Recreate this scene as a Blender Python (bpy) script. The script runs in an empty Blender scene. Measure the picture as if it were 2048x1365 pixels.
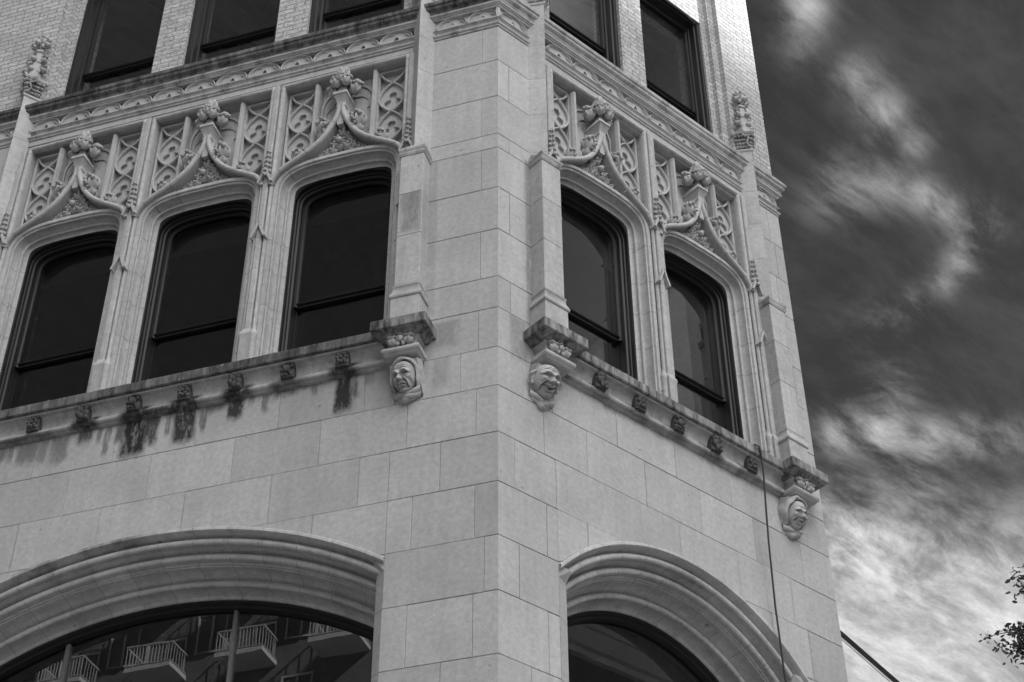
import bpy, math, random
from mathutils import Matrix, Vector
random.seed(7)
SC = bpy.context.scene
COL = SC.collection
rad = math.radians

# ---------------------------------------------------------------- camera
cd = bpy.data.cameras.new("camera"); cam = bpy.data.objects.new("camera", cd); COL.objects.link(cam)
cd.sensor_fit = 'HORIZONTAL'; cd.sensor_width = 36.0; cd.lens = 3307.717 / 2048 * 36.0
cd.clip_start = 0.1; cd.clip_end = 3000
MR = [[0.9999648203552522, -0.006174151865236423, -0.005677842956025966],
      [0.00042005319273055557, -0.6391939874148412, 0.7690454277921631],
      [0.008377446341432032, 0.76902075804328, 0.6391689073252356]]
cm = Matrix(((MR[0][0], MR[1][0], -MR[2][0], 0), (MR[0][1], MR[1][1], -MR[2][1], -10.0),
             (MR[0][2], MR[1][2], -MR[2][2], 1.6), (0, 0, 0, 1)))
cam.matrix_world = cm
SC.camera = cam

# ---------------------------------------------------------------- sky, sun, exposure
SUN_AZ, SUN_EL = 85.0, 36.0
SKYB = 24.0
W = bpy.data.worlds.new("World"); SC.world = W; W.use_nodes = True
nt = W.node_tree; nt.nodes.clear()

class NG:
    """tiny node helper"""
    def __init__(s, t): s.t = t
    def n(s, typ, **k):
        o = s.t.nodes.new(typ)
        for a, b in k.items(): setattr(o, a, b)
        return o
    def link(s, a, b): s.t.links.new(a, b)
    def put(s, sock, v):
        if isinstance(v, bpy.types.NodeSocket): s.link(v, sock)
        else: sock.default_value = v
    def math(s, op, a, b=0.0, c=None, clamp=False):
        o = s.n('ShaderNodeMath', operation=op, use_clamp=clamp)
        s.put(o.inputs[0], a); s.put(o.inputs[1], b)
        if c is not None: s.put(o.inputs[2], c)
        return o.outputs[0]
    def vmath(s, op, a, b=None):
        o = s.n('ShaderNodeVectorMath', operation=op); s.put(o.inputs[0], a)
        if b is not None: s.put(o.inputs[1], b)
        return o.outputs['Value'] if op in ('DOT_PRODUCT', 'LENGTH') else o.outputs[0]
    def noise(s, vec, scale, detail=4, rough=.55, dist=0.0):
        o = s.n('ShaderNodeTexNoise'); s.put(o.inputs['Vector'], vec)
        o.inputs['Scale'].default_value = scale; o.inputs['Detail'].default_value = detail
        o.inputs['Roughness'].default_value = rough; o.inputs['Distortion'].default_value = dist
        return o.outputs[0]
    def mapr(s, v, a, b, c=0.0, d=1.0, smooth=False):
        o = s.n('ShaderNodeMapRange', clamp=True)
        if smooth: o.interpolation_type = 'SMOOTHSTEP'
        s.put(o.inputs[0], v)
        for i, x in zip((1, 2, 3, 4), (a, b, c, d)): s.put(o.inputs[i], x)
        return o.outputs[0]
    def scalev(s, v, xyz, off=(0, 0, 0)):
        o = s.n('ShaderNodeMapping'); s.put(o.inputs[0], v)
        o.inputs['Scale'].default_value = xyz; o.inputs['Location'].default_value = off
        return o.outputs[0]

g = NG(nt)
sky = g.n('ShaderNodeTexSky', sky_type='NISHITA', sun_disc=False)
sky.sun_elevation = rad(SUN_EL); sky.sun_rotation = rad(SUN_AZ)
sep = g.n('ShaderNodeSeparateColor'); g.link(sky.outputs[0], sep.inputs[0])
clear = g.math('MULTIPLY', sep.outputs[0], 0.14)          # red-filtered black and white sky
tc = g.n('ShaderNodeTexCoord'); D = g.vmath('NORMALIZE', tc.outputs['Generated'])
sx = g.n('ShaderNodeSeparateXYZ'); g.link(D, sx.inputs[0])
def dvec(az, el): return (math.sin(rad(az))*math.cos(rad(el)), math.cos(rad(az))*math.cos(rad(el)), math.sin(rad(el)))
up = g.math('ADD', g.math('MAXIMUM', sx.outputs[2], 0.0), 0.22)
inv = g.math('DIVIDE', 1.0, up)
pl = g.n('ShaderNodeCombineXYZ')
g.link(g.math('MULTIPLY', sx.outputs[0], inv), pl.inputs[0]); g.link(g.math('MULTIPLY', sx.outputs[1], inv), pl.inputs[1])
plane = pl.outputs[0]
rot = g.n('ShaderNodeMapping', vector_type='TEXTURE'); g.link(plane, rot.inputs[0])
rot.inputs['Rotation'].default_value = (0, 0, rad(40)); rot.inputs['Scale'].default_value = (2.3, 1.0, 1.0)
n1 = g.noise(rot.outputs[0], 13.0, 15, .66, .5)
n2 = g.noise(rot.outputs[0], 48.0, 12, .7, .3)
nn = g.math('ADD', g.math('MULTIPLY', n1, 0.72), g.math('MULTIPLY', n2, 0.28))
def blob(az, el, width, amp):
    d = g.vmath('DOT_PRODUCT', D, dvec(az, el))
    k = 2.0 / rad(width) ** 2
    return g.math('MULTIPLY', g.math('EXPONENT', g.math('MULTIPLY', g.math('SUBTRACT', d, 1.0), k)), amp)
env = 0.035
for b_ in ((14.6, 29.6, 2.70, 0.95), (17.8, 28.6, 3.00, 0.80), (20.5, 28.8, 2.60, 0.75), (13.6, 31.9, 1.70, 0.75), (15.6, 27.4, 2.50, 0.35), (17.0, 31.0, 1.30, 0.20),
           (14.4, 35.7, 0.72, 0.54), (16.2, 35.4, 0.72, 0.62), (18.0, 35.0, 0.64, 0.54), (19.6, 34.8, 0.64, 0.49), (21.0, 34.5, 0.72, 0.34), (16.6, 36.6, 1.12, 0.30), (17.2, 34.0, 0.96, 0.30),
           (18.1, 47.3, 0.72, 0.41), (18.9, 46.0, 0.72, 0.49), (20.0, 44.8, 0.56, 0.34), (16.3, 50.0, 0.72, 0.54), (15.5, 48.9, 0.72, 0.20), (19.9, 43.0, 0.56, 0.46), (20.9, 42.3, 0.56, 0.46), (22.2, 41.6, 0.64, 0.35), (18.6, 43.6, 0.72, 0.27),
           (17.0, 43.9, 0.96, 0.24), (15.8, 43.7, 0.96, 0.18), (20.8, 40.6, 0.56, 0.27), (19.8, 40.0, 0.48, 0.27), (18.4, 39.5, 0.56, 0.23), (16.9, 39.2, 0.64, 0.20), (15.6, 38.9, 0.64, 0.11), (21.2, 41.3, 0.56, 0.22)):
    env = g.math('ADD', blob(*b_), env)
fil = g.mapr(nn, .40, .66, g.mapr(sx.outputs[2], .49, .56, .34, .03), 1.0, True)
cl = g.math('MULTIPLY', g.math('MINIMUM', env, 1.0), fil)
back = g.vmath('DOT_PRODUCT', D, dvec(154, 49))
cl2 = g.mapr(g.math('ADD', nn, g.mapr(back, .70, .90, 0.0, .6, True)), .68, 1.1)
bright = g.mapr(back, .74, .97, 4.1, SKYB, True)  # bright lobe added in the unseen sky behind the camera to light the facades
cl = g.math('MINIMUM', g.math('MAXIMUM', cl, cl2), 1.0)
lum = g.math('ADD', g.math('MULTIPLY', clear, g.math('SUBTRACT', 1.0, cl)), g.math('MULTIPLY', cl, bright))
lum = g.math('ADD', lum, .0)
bg = g.n('ShaderNodeBackground'); bg.inputs[1].default_value = 0.1
g.link(lum, bg.inputs[0])
g.link(bg.outputs[0], g.n('ShaderNodeOutputWorld').inputs[0])

sd = bpy.data.lights.new("sun", 'SUN'); sun = bpy.data.objects.new("sun", sd); COL.objects.link(sun)
sd.energy = 5.0; sd.angle = rad(0.9); sd.color = (1, 1, 1)
sun.location = (60, 10, 60)
sun.rotation_euler = Vector(dvec(SUN_AZ, SUN_EL)).to_track_quat('Z', 'Y').to_euler()
vs = SC.view_settings; vs.view_transform = 'Standard'; vs.look = 'None'; vs.exposure = 1.25; vs.gamma = 1.0
vs.use_curve_mapping = False
SC.cycles.max_bounces = 8; SC.cycles.transparent_max_bounces = 12; SC.cycles.caustics_reflective = False

# ---------------------------------------------------------------- frames of the two facades
AL, AR = rad(17.992729), rad(40.250300)
def frame(X, N):
    return Matrix(((X[0], -N[0], 0, 0), (X[1], -N[1], 0, 0), (0, 0, 1, 0), (0, 0, 0, 1)))
FM = {'L': frame((math.cos(AL), -math.sin(AL)), (-math.sin(AL), -math.cos(AL))),
      'R': frame((math.cos(AR), math.sin(AR)), (math.sin(AR), -math.cos(AR)))}
SG = {'L': -1.0, 'R': 1.0}
SH = {'L': .0095, 'R': -.020}                 # the old walls have settled a little
CT = math.tan((AL + AR) / 2)                  # mitre of the obtuse corner
def shear(F, s, z): return SH[F] * s * max(0.0, z - 9.5) / 4.4

# ---------------------------------------------------------------- mesh helper
class MB:
    def __init__(m): m.v = []; m.f = []; m.t = []; m.tone = 0.0
    def add(m, vs, fs):
        o = len(m.v); m.v += [tuple(p) for p in vs]
        for f in fs: m.f.append([i + o for i in f]); m.t.append(m.tone)
    def grid(m, rows, closed=False, caps=False):
        n = len(rows[0]); fs = []
        for i in range(len(rows) - 1):
            for j in range(n if closed else n - 1):
                k = (j + 1) % n
                fs.append((i*n + j, i*n + k, (i+1)*n + k, (i+1)*n + j))
        if caps:
            fs.append(list(range(n))); fs.append([(len(rows)-1)*n + j for j in range(n)][::-1])
        m.add([p for r in rows for p in r], fs)
    # everything below takes (s, d, z): along the wall, outward, up
    def box(m, s0, s1, d0, d1, z0, z1):
        m.add([(s, d, z) for s in (s0, s1) for d in (d0, d1) for z in (z0, z1)],
              [(0, 1, 3, 2), (4, 6, 7, 5), (0, 4, 5, 1), (2, 3, 7, 6), (0, 2, 6, 4), (1, 5, 7, 3)])
    def bbox(m, s0, s1, d0, d1, z0, z1, b=.006):
        """box with bevelled front edges"""
        A = [(s0, d0), (s0, d1 - b), (s0 + b, d1), (s1 - b, d1), (s1, d1 - b), (s1, d0)]
        rows = [[(s, d, z) for s, d in A] for z in (z0, z1)]
        m.grid(rows, True, True)
    def prism(m, poly, d0, d1):
        n = len(poly)
        m.add([(s, d0, z) for s, z in poly] + [(s, d1, z) for s, z in poly],
              [list(range(n))[::-1], list(range(n, 2*n))] + [(i, (i+1) % n, n + (i+1) % n, n + i) for i in range(n)])
    def plan(m, poly, z0, z1, poly2=None):
        """vertical prism of a plan outline [(s,d)], may taper to poly2"""
        p2 = poly2 or poly
        m.grid([[(s, d, z0) for s, d in poly], [(s, d, z1) for s, d in p2]], True, True)
    def stack(m, levels):
        """levels: list of (z, plan outline)"""
        m.grid([[(s, d, z) for s, d in pl_] for z, pl_ in levels], True, True)
    def run(m, s0, s1, prof, k0=0.0, k1=0.0, n=1):
        """horizontal moulding, prof [(d,z)]; k0,k1: end mitres (s shift per d)"""
        rows = []
        for i in range(n + 1):
            t = i / n
            rows.append([((s0 + k0*d)*(1-t) + (s1 + k1*d)*t, d, z) for d, z in prof])
        m.grid(rows, False)
        m.add(rows[0], [list(range(len(prof)))]); m.add(rows[-1], [list(range(len(prof)))[::-1]])
    def sweep(m, path, prof, closed=False, cap=True):
        """path [(s,z)], prof [(u,d)], u to the left of travel"""
        n = len(path); rows = []
        for i, (x, z) in enumerate(path):
            a = path[i-1] if (i or closed) else path[i]
            b = path[(i+1) % n] if (i < n-1 or closed) else path[i]
            t1 = Vector((x - a[0], z - a[1])); t2 = Vector((b[0] - x, b[1] - z))
            if t1.length < 1e-9: t1 = t2
            if t2.length < 1e-9: t2 = t1
            t1.normalize(); t2.normalize()
            n1_ = Vector((-t1.y, t1.x)); n2_ = Vector((-t2.y, t2.x))
            nv = n1_ + n2_
            nv = nv / max(.35, nv.length_squared / 2) if nv.length > 1e-6 else n1_
            rows.append([(x + nv.x*u, d, z + nv.y*u) for u, d in prof])
        if closed: rows.append(rows[0])
        m.grid(rows, False)
        if cap and not closed:
            k = list(range(len(prof)))
            m.add(rows[0], [k]); m.add(rows[-1], [k[::-1]])
    def sweep_cut(m, path, prof, cuts, gap=.0042):
        """sweep in separate stones: cuts are lengths along the path (negative: from its end)"""
        L = [0.0]
        for p, q in zip(path[:-1], path[1:]): L.append(L[-1] + math.hypot(q[0]-p[0], q[1]-p[1]))
        T = L[-1]; cs = sorted(c if c > 0 else T + c for c in cuts)
        def P_(l):
            l = max(0, min(T, l)); i = 0
            while i < len(L) - 2 and L[i+1] < l: i += 1
            t = (l - L[i])/max(1e-9, L[i+1] - L[i]); return (path[i][0]*(1-t) + path[i+1][0]*t, path[i][1]*(1-t) + path[i+1][1]*t)
        ends = [0.0] + cs + [T]
        for i, (a, b) in enumerate(zip(ends[:-1], ends[1:])):
            a2 = a + (gap/2 if i else 0); b2 = b - (gap/2 if i < len(ends) - 2 else 0)
            m.tone = random.Random(i*7 + len(path)).gauss(0, .04)
            m.sweep([P_(a2)] + [path[k] for k in range(len(path)) if a2 + 1e-4 < L[k] < b2 - 1e-4] + [P_(b2)], prof)
        m.tone = 0.0
    def ring(m, outer, inner, d0, d1):
        """plate between two matched outlines [(s,z)] with front at d1, hole and rim going back to d0"""
        n = len(outer)
        rows = [[(s, d0, z) for s, z in outer], [(s, d1, z) for s, z in outer],
                [(s, d1, z) for s, z in inner], [(s, d0, z) for s, z in inner]]
        m.grid(rows, True)
    def ball(m, c, r, seed=0, lobes=0, rough=.0, seg=10, lean=(0, 0)):
        rx, rd, rz = r if isinstance(r, tuple) else (r, r, r)
        rng = random.Random(seed); ph = rng.random()*6.28
        rows = []
        for i in range(seg + 1):
            th = math.pi*i/seg; row = []
            for j in range(2*seg):
                p = math.pi*j/seg
                k = 1 + (lobes and .16*math.cos(lobes*p + ph)*math.sin(th)) + rough*(math.sin(5*p + 7*th + ph) + math.cos(4*p - 5*th + 2*ph))*math.sin(th)
                zz = math.cos(th)
                row.append((c[0] + rx*k*math.sin(th)*math.cos(p) + lean[0]*zz*rz, c[1] + rd*k*math.sin(th)*math.sin(p) + lean[1]*zz*rz, c[2] + rz*zz))
            rows.append(row)
        m.grid(rows, True)
    def tube(m, pts, r, n=8):
        rows = []
        for i, p in enumerate(pts):
            a = Vector(pts[max(i-1, 0)]); b = Vector(pts[min(i+1, len(pts)-1)]); t = (b - a).normalized()
            h = Vector((0, 0, 1)) if abs(t.z) < .9 else Vector((1, 0, 0))
            e1 = t.cross(h).normalized(); e2 = t.cross(e1)
            rr = r[i] if isinstance(r, (list, tuple)) else r
            rows.append([tuple(Vector(p) + rr*(math.cos(6.2832*k/n)*e1 + math.sin(6.2832*k/n)*e2)) for k in range(n)])
        m.grid(rows, True, True)
    def build(m, name, mat, F=None, smooth=35, do_shear=True, raw=False):
        me = bpy.data.meshes.new(name)
        if raw: vv = m.v
        elif F: vv = [(SG[F]*s, -d, z + (shear(F, s, z) if do_shear else 0)) for s, d, z in m.v]
        else: vv = [(s, -d, z) for s, d, z in m.v]
        me.from_pydata(vv, [], m.f)
        if any(abs(t) > 1e-6 for t in m.t):
            a = me.attributes.new("tone", 'FLOAT', 'FACE')
            a.data.foreach_set("value", m.t)
        import bmesh
        bm = bmesh.new(); bm.from_mesh(me)
        bmesh.ops.recalc_face_normals(bm, faces=bm.faces)
        bm.to_mesh(me); bm.free()
        if smooth:
            me.polygons.foreach_set("use_smooth", [True]*len(me.polygons))
            me.set_sharp_from_angle(angle=rad(smooth))
        me.materials.append(mat)
        o = bpy.data.objects.new(name, me); COL.objects.link(o)
        return o

WM = {}
def put(o, parent, world):
    """place o at a world matrix under parent"""
    WM[o.name] = world
    if parent is not None:
        o.parent = parent
        o.matrix_basis = WM[parent.name].inverted() @ world
    else:
        o.matrix_basis = world
    return o
def empty(name, loc=(0, 0, 0)):
    o = bpy.data.objects.new(name, None); COL.objects.link(o); o.empty_display_size = .3
    put(o, None, Matrix.Translation(loc)); return o
def dup(o, parent, world):
    c = o.copy(); COL.objects.link(c); return put(c, parent, world)
def at(F, s, z=0.0, zr=12.5): return FM[F] @ Matrix.Translation((SG[F]*s, 0, z + shear(F, s, zr)))
def part(m, name, mat, parent, F, **k):
    return put(m.build(name, mat, F, **k), parent, FM[F])
class Proto:
    """mesh built once in module coordinates; every further one is a copy sharing its data"""
    def __init__(s, name, m, mat, **k): s.name, s.m, s.mat, s.k, s.o = name, m, mat, k, None
    def place(s, parent, world):
        if s.o is None:
            s.o = put(s.m.build(s.name, s.mat, **s.k), parent, world); return s.o
        return dup(s.o, parent, world)
def tag(o, label=None, cat=None, group=None, kind=None):
    for k, v in (('label', label), ('category', cat), ('group', group), ('kind', kind)):
        if v: o[k] = v
    return o

# ---------------------------------------------------------------- materials (a black and white world)
def mat(name):
    m = bpy.data.materials.new(name); m.use_nodes = True
    m.node_tree.nodes.clear(); return m, NG(m.node_tree)
def finish(g, col, rough=.8, bump=None, strength=.3, dist=.01, spec=.3, metal=0.0):
    p = g.n('ShaderNodeBsdfPrincipled')
    if isinstance(col, (int, float)): p.inputs['Base Color'].default_value = (col, col, col, 1)
    else: g.link(col, p.inputs['Base Color'])
    g.put(p.inputs['Roughness'], rough); p.inputs['Specular IOR Level'].default_value = spec
    p.inputs['Metallic'].default_value = metal
    if bump is not None:
        b = g.n('ShaderNodeBump'); b.inputs['Strength'].default_value = strength; b.inputs['Distance'].default_value = dist
        g.link(bump, b.inputs['Height']); g.link(b.outputs[0], p.inputs['Normal'])
    g.link(p.outputs[0], g.n('ShaderNodeOutputMaterial').inputs[0])
    return p
def stone(name, base=.44, streak=.10, dirt=0.0, lichen=0.0, lr=(.06, .40), stains_shade=(), grain=.06):
    m, g = mat(name)
    P = g.n('ShaderNodeTexCoord').outputs['Object']
    geo = g.n('ShaderNodeNewGeometry')
    at_ = g.n('ShaderNodeAttribute', attribute_name='tone')
    v = g.math('ADD', 1.0, at_.outputs['Fac'])
    big = g.noise(P, 1.7, 4, .6); v = g.math('MULTIPLY', v, g.mapr(big, .3, .7, .88, 1.08))
    st = g.noise(g.scalev(P, (9, 9, .8)), 1.0, 5, .65); v = g.math('MULTIPLY', v, g.mapr(st, .35, .7, 1.0 + streak*.35, 1.0 - streak))
    fine = g.noise(P, 95, 3, .8); v = g.math('MULTIPLY', v, g.mapr(fine, .3, .7, 1 - grain*1.9, 1 + grain*1.9))
    mid = g.noise(P, 24, 5, .65); v = g.math('MULTIPLY', v, g.mapr(mid, .3, .75, 1.08, .80))
    spots = g.noise(g.scalev(P, (1, 1, 1.6)), 11, 2, .5)
    v = g.math('MULTIPLY', v, g.mapr(spots, .715, .77, 1.0, .55))
    if dirt:
        dn = g.noise(g.scalev(P, (3, 3, 2)), 2.2, 8, .7)
        v = g.math('MULTIPLY', v, g.mapr(dn, .50, .72, 1.0, 1 - dirt))
    if lichen:
        ln = g.noise(g.scalev(P, (14, 14, 3.0)), 1.0, 8, .72)
        lo = g.mapr(ln, .36, .66, *lr); v = g.math('MULTIPLY', v, lo)
        wn = g.noise(P, 38, 3, .6); v = g.math('ADD', v, g.mapr(wn, .66, .74, 0, .55))
    if stains_shade:
        xyz = g.n('ShaderNodeSeparateXYZ'); g.link(P, xyz.inputs[0])
        wob = g.noise(g.scalev(P, (5, 5, 2.2)), 1.0, 6, .7)
        edge = g.math('MULTIPLY', g.math('SUBTRACT', wob, .5), .22)
        tot = 0.0
        for x0, hw, ztop, zbot, amt in stains_shade:
            dx = g.math('ABSOLUTE', g.math('SUBTRACT', g.math('ADD', xyz.outputs[0], g.math('MULTIPLY', edge, .55)), x0))
            mx = g.mapr(dx, hw*1.25, hw*.75)
            mz = g.mapr(g.math('ADD', xyz.outputs[2], g.math('MULTIPLY', edge, 1.1)), zbot - .01, zbot + .07)
            mt = g.mapr(xyz.outputs[2], ztop + .02, ztop)
            s_ = g.math('MULTIPLY', g.math('MULTIPLY', g.math('MULTIPLY', mx, mz), mt), amt)
            tot = g.math('MAXIMUM', s_, tot)
        br = g.noise(g.scalev(P, (16, 16, 5)), 1.0, 6, .75)
        tot = g.math('MULTIPLY', tot, g.mapr(br, .36, .50, .45, 1.0))
        v = g.math('MULTIPLY', v, g.math('SUBTRACT', 1.0, tot))
    c = g.math('MULTIPLY', v, base, clamp=True)
    cc = g.n('ShaderNodeCombineColor')
    for i in range(3): g.link(c, cc.inputs[i])
    bmp = g.math('ADD', g.math('MULTIPLY', mid, .6), g.math('MULTIPLY', fine, .4))
    finish(g, cc.outputs[0], .82, bmp, .22, .006, .25)
    return m
def plain(name, v, rough=.6, var=.15, scale=30, spec=.3, metal=0.0, bump=.15):
    m, g = mat(name); P = g.n('ShaderNodeTexCoord').outputs['Object']
    n = g.noise(P, scale, 5, .65)
    c = g.mapr(n, .3, .7, v*(1 - var), v*(1 + var)); cc = g.n('ShaderNodeCombineColor')
    for i in range(3): g.link(c, cc.inputs[i])
    finish(g, cc.outputs[0], rough, n, bump, .004, spec, metal); return m
def brick(name, c1, c2, cm_, bw=.20, bh=.066, bump=.9, speck=.5):
    m, g = mat(name); P = g.n('ShaderNodeTexCoord').outputs['Object']
    s = g.n('ShaderNodeSeparateXYZ'); g.link(P, s.inputs[0])
    k = g.n('ShaderNodeCombineXYZ'); g.link(g.math('ADD', s.outputs[0], s.outputs[1]), k.inputs[0]); g.link(s.outputs[2], k.inputs[1])
    b = g.n('ShaderNodeTexBrick'); g.link(k.outputs[0], b.inputs['Vector'])
    b.inputs['Scale'].default_value = 1.0; b.inputs['Brick Width'].default_value = bw; b.inputs['Row Height'].default_value = bh
    b.inputs['Mortar Size'].default_value = bh*.11; b.inputs['Mortar Smooth'].default_value = .25; b.inputs['Bias'].default_value = 0
    for i, c in zip(('Color1', 'Color2', 'Mortar'), (c1, c2, cm_)): b.inputs[i].default_value = (c, c, c, 1)
    f = g.noise(g.scalev(P, (1, 1, 2.2)), 34, 5, .75); f2 = g.noise(P, 3.0, 4, .6)
    mul = g.math('MULTIPLY', g.mapr(f, .36, .58, 1 - speck, 1.14), g.mapr(f2, .3, .7, .9, 1.08))
    sc = g.n('ShaderNodeVectorMath', operation='SCALE'); g.link(b.outputs[0], sc.inputs[0]); g.link(mul, sc.inputs['Scale'])
    h = g.math('ADD', g.math('MULTIPLY', g.math('SUBTRACT', 1.0, b.outputs['Fac']), .5), g.math('MULTIPLY', f, .5))
    finish(g, sc.outputs[0], .9, h, bump, .012, .15); return m
def glass(name, tint=.6, boost=1.6, wave=.0015, dust=.0):
    m, g = mat(name); P = g.n('ShaderNodeTexCoord').outputs['Object']
    n = g.noise(P, 2.2, 2, .5)
    b = g.n('ShaderNodeBump'); b.inputs['Strength'].default_value = .35; b.inputs['Distance'].default_value = wave
    g.link(n, b.inputs['Height'])
    geo = g.n('ShaderNodeNewGeometry')
    cosv = g.math('ABSOLUTE', g.vmath('DOT_PRODUCT', geo.outputs['Normal'], geo.outputs['Incoming']))
    fres = g.math('ADD', .045, g.math('MULTIPLY', .955, g.math('POWER', g.math('SUBTRACT', 1.0, cosv, clamp=True), 5.0)))
    gl = g.n('ShaderNodeBsdfGlossy'); gl.inputs['Roughness'].default_value = .0; gl.inputs['Color'].default_value = (.95, .95, .95, 1)
    g.link(b.outputs[0], gl.inputs['Normal'])
    tr = g.n('ShaderNodeBsdfTransparent'); tr.inputs[0].default_value = (tint, tint, tint, 1)
    mx = g.n('ShaderNodeMixShader'); g.link(g.math('MULTIPLY', fres, boost, clamp=True), mx.inputs[0])
    g.link(tr.outputs[0], mx.inputs[1]); g.link(gl.outputs[0], mx.inputs[2])
    df = g.n('ShaderNodeBsdfDiffuse'); df.inputs[0].default_value = (.5, .5, .5, 1)
    dn = g.noise(P, 14, 6, .7); m2 = g.n('ShaderNodeMixShader')
    g.link(g.mapr(dn, .45, .8, dust*.35, dust + .002), m2.inputs[0]); g.link(mx.outputs[0], m2.inputs[1]); g.link(df.outputs[0], m2.inputs[2])
    g.link(m2.outputs[0], g.n('ShaderNodeOutputMaterial').inputs[0]); return m

STAINS_SHADE_L = tuple((-x, w, 9.87, zb, a) for x, w, zb, a in
                 ((1.29, .075, 9.50, .93), (1.22, .05, 9.60, .7), (2.25, .07, 9.64, .9), (2.40, .16, 9.76, .7), (2.69, .10, 9.52, .93), (3.00, .07, 9.56, .85), (3.15, .11, 9.47, .95), (3.27, .05, 9.66, .7),
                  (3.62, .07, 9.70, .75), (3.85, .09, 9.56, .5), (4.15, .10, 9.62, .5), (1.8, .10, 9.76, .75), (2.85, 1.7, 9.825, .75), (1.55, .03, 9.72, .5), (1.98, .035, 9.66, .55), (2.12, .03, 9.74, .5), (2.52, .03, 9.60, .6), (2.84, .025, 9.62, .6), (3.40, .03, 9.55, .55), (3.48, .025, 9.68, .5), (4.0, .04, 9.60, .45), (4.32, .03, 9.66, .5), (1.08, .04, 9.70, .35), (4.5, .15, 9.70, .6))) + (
            (-.44, .11, 10.22, 9.93, .30), (-.47, .06, 9.85, 9.55, .22), (-.60, .05, 12.1, 10.3, .18), (-5.3, .3, 9.85, 9.55, .4))  # patches beside the bracket slab and buttress mix grime with painted corner shade
M_WL = stone('limestone ashlar stained shaded', .36, .08, stains_shade=STAINS_SHADE_L)
M_WR = stone('limestone ashlar', .36, .08, stains_shade=((.37, .065, 12.15, 10.1, .40), (.21, .09, 10.25, 9.80, .32), (3.62, .10, 10.0, 9.7, .2), (1.55, .35, 9.86, 9.80, .6), (2.6, .35, 9.86, 9.81, .5), (1.25, .12, 9.86, 9.78, .5)))  # strip along the buttress and patch by the slab: grime plus painted corner shade
M_ST = stone('carved limestone', .37, .10, dirt=.12)
M_MO = stone('moulded limestone', .43, .12, dirt=.2)
M_DK = stone('blackened limestone', .40, .2, lichen=1.0)
M_SLAB = stone('patchy bracket limestone', .38, .2, lichen=1.0, lr=(.07, .80))
M_MOL = stone('stained arch limestone', .43, .12, dirt=.2, stains_shade=((-3.22, .30, 8.70, 8.60, .6), (-3.85, .2, 8.62, 8.47, .5), (-2.6, .25, 8.70, 8.66, .5)))
M_HEAD = stone('weathered head limestone', .36, .15, dirt=.42)
M_CAP = stone('streaked limestone', .36, .2, dirt=.8)
M_COVE = stone('stained cove moulding', .36, .2, dirt=.5, stains_shade=tuple((-x, .13, 9.96, 9.80, .88) for x in (1.29, 2.23, 2.69, 3.15, 3.62)) + ((-2.9, .35, 9.90, 9.80, .8), (-1.8, .12, 9.92, 9.8, .6), (-4.2, .3, 9.89, 9.8, .6))
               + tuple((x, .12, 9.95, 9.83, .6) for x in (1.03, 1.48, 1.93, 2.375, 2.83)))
M_BUT = stone('buttress limestone', .37, .12, dirt=.2, stains_shade=((-.735, .085, 11.62, 11.15, .42), (-.735, .12, 10.58, 10.42, .25), (.47, .12, 10.57, 10.45, .3)))
M_SOOT = stone('sooty carved limestone', .075, .3, dirt=.6)
M_BR = brick('pale rough brick', .47, .37, .26, .21, .068, .9, .55)
M_APT = brick('dark red brick', .13, .10, .16, .24, .075, .4, .2)
M_TWR = brick('pale tower brick', .80, .66, .45, .3, .10, .5, .2)
M_FR = plain('dark window paint', .011, .5, .3, 40, .22)
M_FRG = plain('grey window paint', .10, .5, .2, 40, .4)
M_GL = glass('old window glass', .42, .9, .0010, .008); M_GR = glass('old side window glass', .5, 2.2, .0008, .008)
M_GLB = glass('arched shop glass', .35, 2.5, .0004, .006)
M_GLU = glass('dusty upper glass', .6, 1.2, .0010, .012)
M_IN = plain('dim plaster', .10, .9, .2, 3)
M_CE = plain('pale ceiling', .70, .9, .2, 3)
M_CON = plain('pale concrete', .45, .8, .1, 8)
M_MET = plain('dark metal', .05, .4, .2, 30, .5, .6)
M_RAIL = plain('painted railing', .36, .5, .1, 30)
M_TRIM = plain('white trim', .40, .6, .08, 20)
M_CAB = plain('black cable', .02, .5, .1, 30)
M_ASP = plain('asphalt', .05, .9, .25, 6)
M_PAV = plain('pavement concrete', .44, .9, .15, 4)
M_LEAF = plain('leaf', .05, .6, .5, 9)
M_BARK = plain('bark', .09, .9, .4, 14, .2, 0, .6)

# ---------------------------------------------------------------- ground
def struct(name, m, mt, smooth=0):
    o = put(m.build(name, mt, raw=True, smooth=smooth), None, Matrix.Identity(4)); o['kind'] = 'structure'; return o
m = MB(); m.add([(-900, -900, 0), (900, -900, 0), (900, 900, 0), (-900, 900, 0)], [(0, 1, 2, 3)]); struct('ground', m, M_PAV)
def strip(F, d0, d1, s0, s1, z):
    A = FM[F]; return [tuple(A @ Vector((SG[F]*s, -d, z))) for s, d in ((s0, d0), (s1, d0), (s1, d1), (s0, d1))]
m = MB()
m.add(strip('L', 4.2, 26, -40, 80, .004), [(0, 1, 2, 3)]); struct('road', m, M_ASP)
m = MB(); m.add(strip('R', 4.2, 24, 14, 120, .008), [(0, 1, 2, 3)]); struct('side_road', m, M_ASP)
m = MB()
for F, s1 in (('L', 30), ('R', 30)):
    A = FM[F]
    vs_ = [A @ Vector((SG[F]*s, -d, z)) for z in (.012, .13) for s, d in ((0, 0), (s1, 0), (s1, 4), (-CT*4, 4))]
    m.add([tuple(v) for v in vs_], [(4, 5, 6, 7), (0, 1, 5, 4), (1, 2, 6, 5), (2, 3, 7, 6), (3, 0, 4, 7)])
struct('pavement', m, M_PAV)

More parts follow.
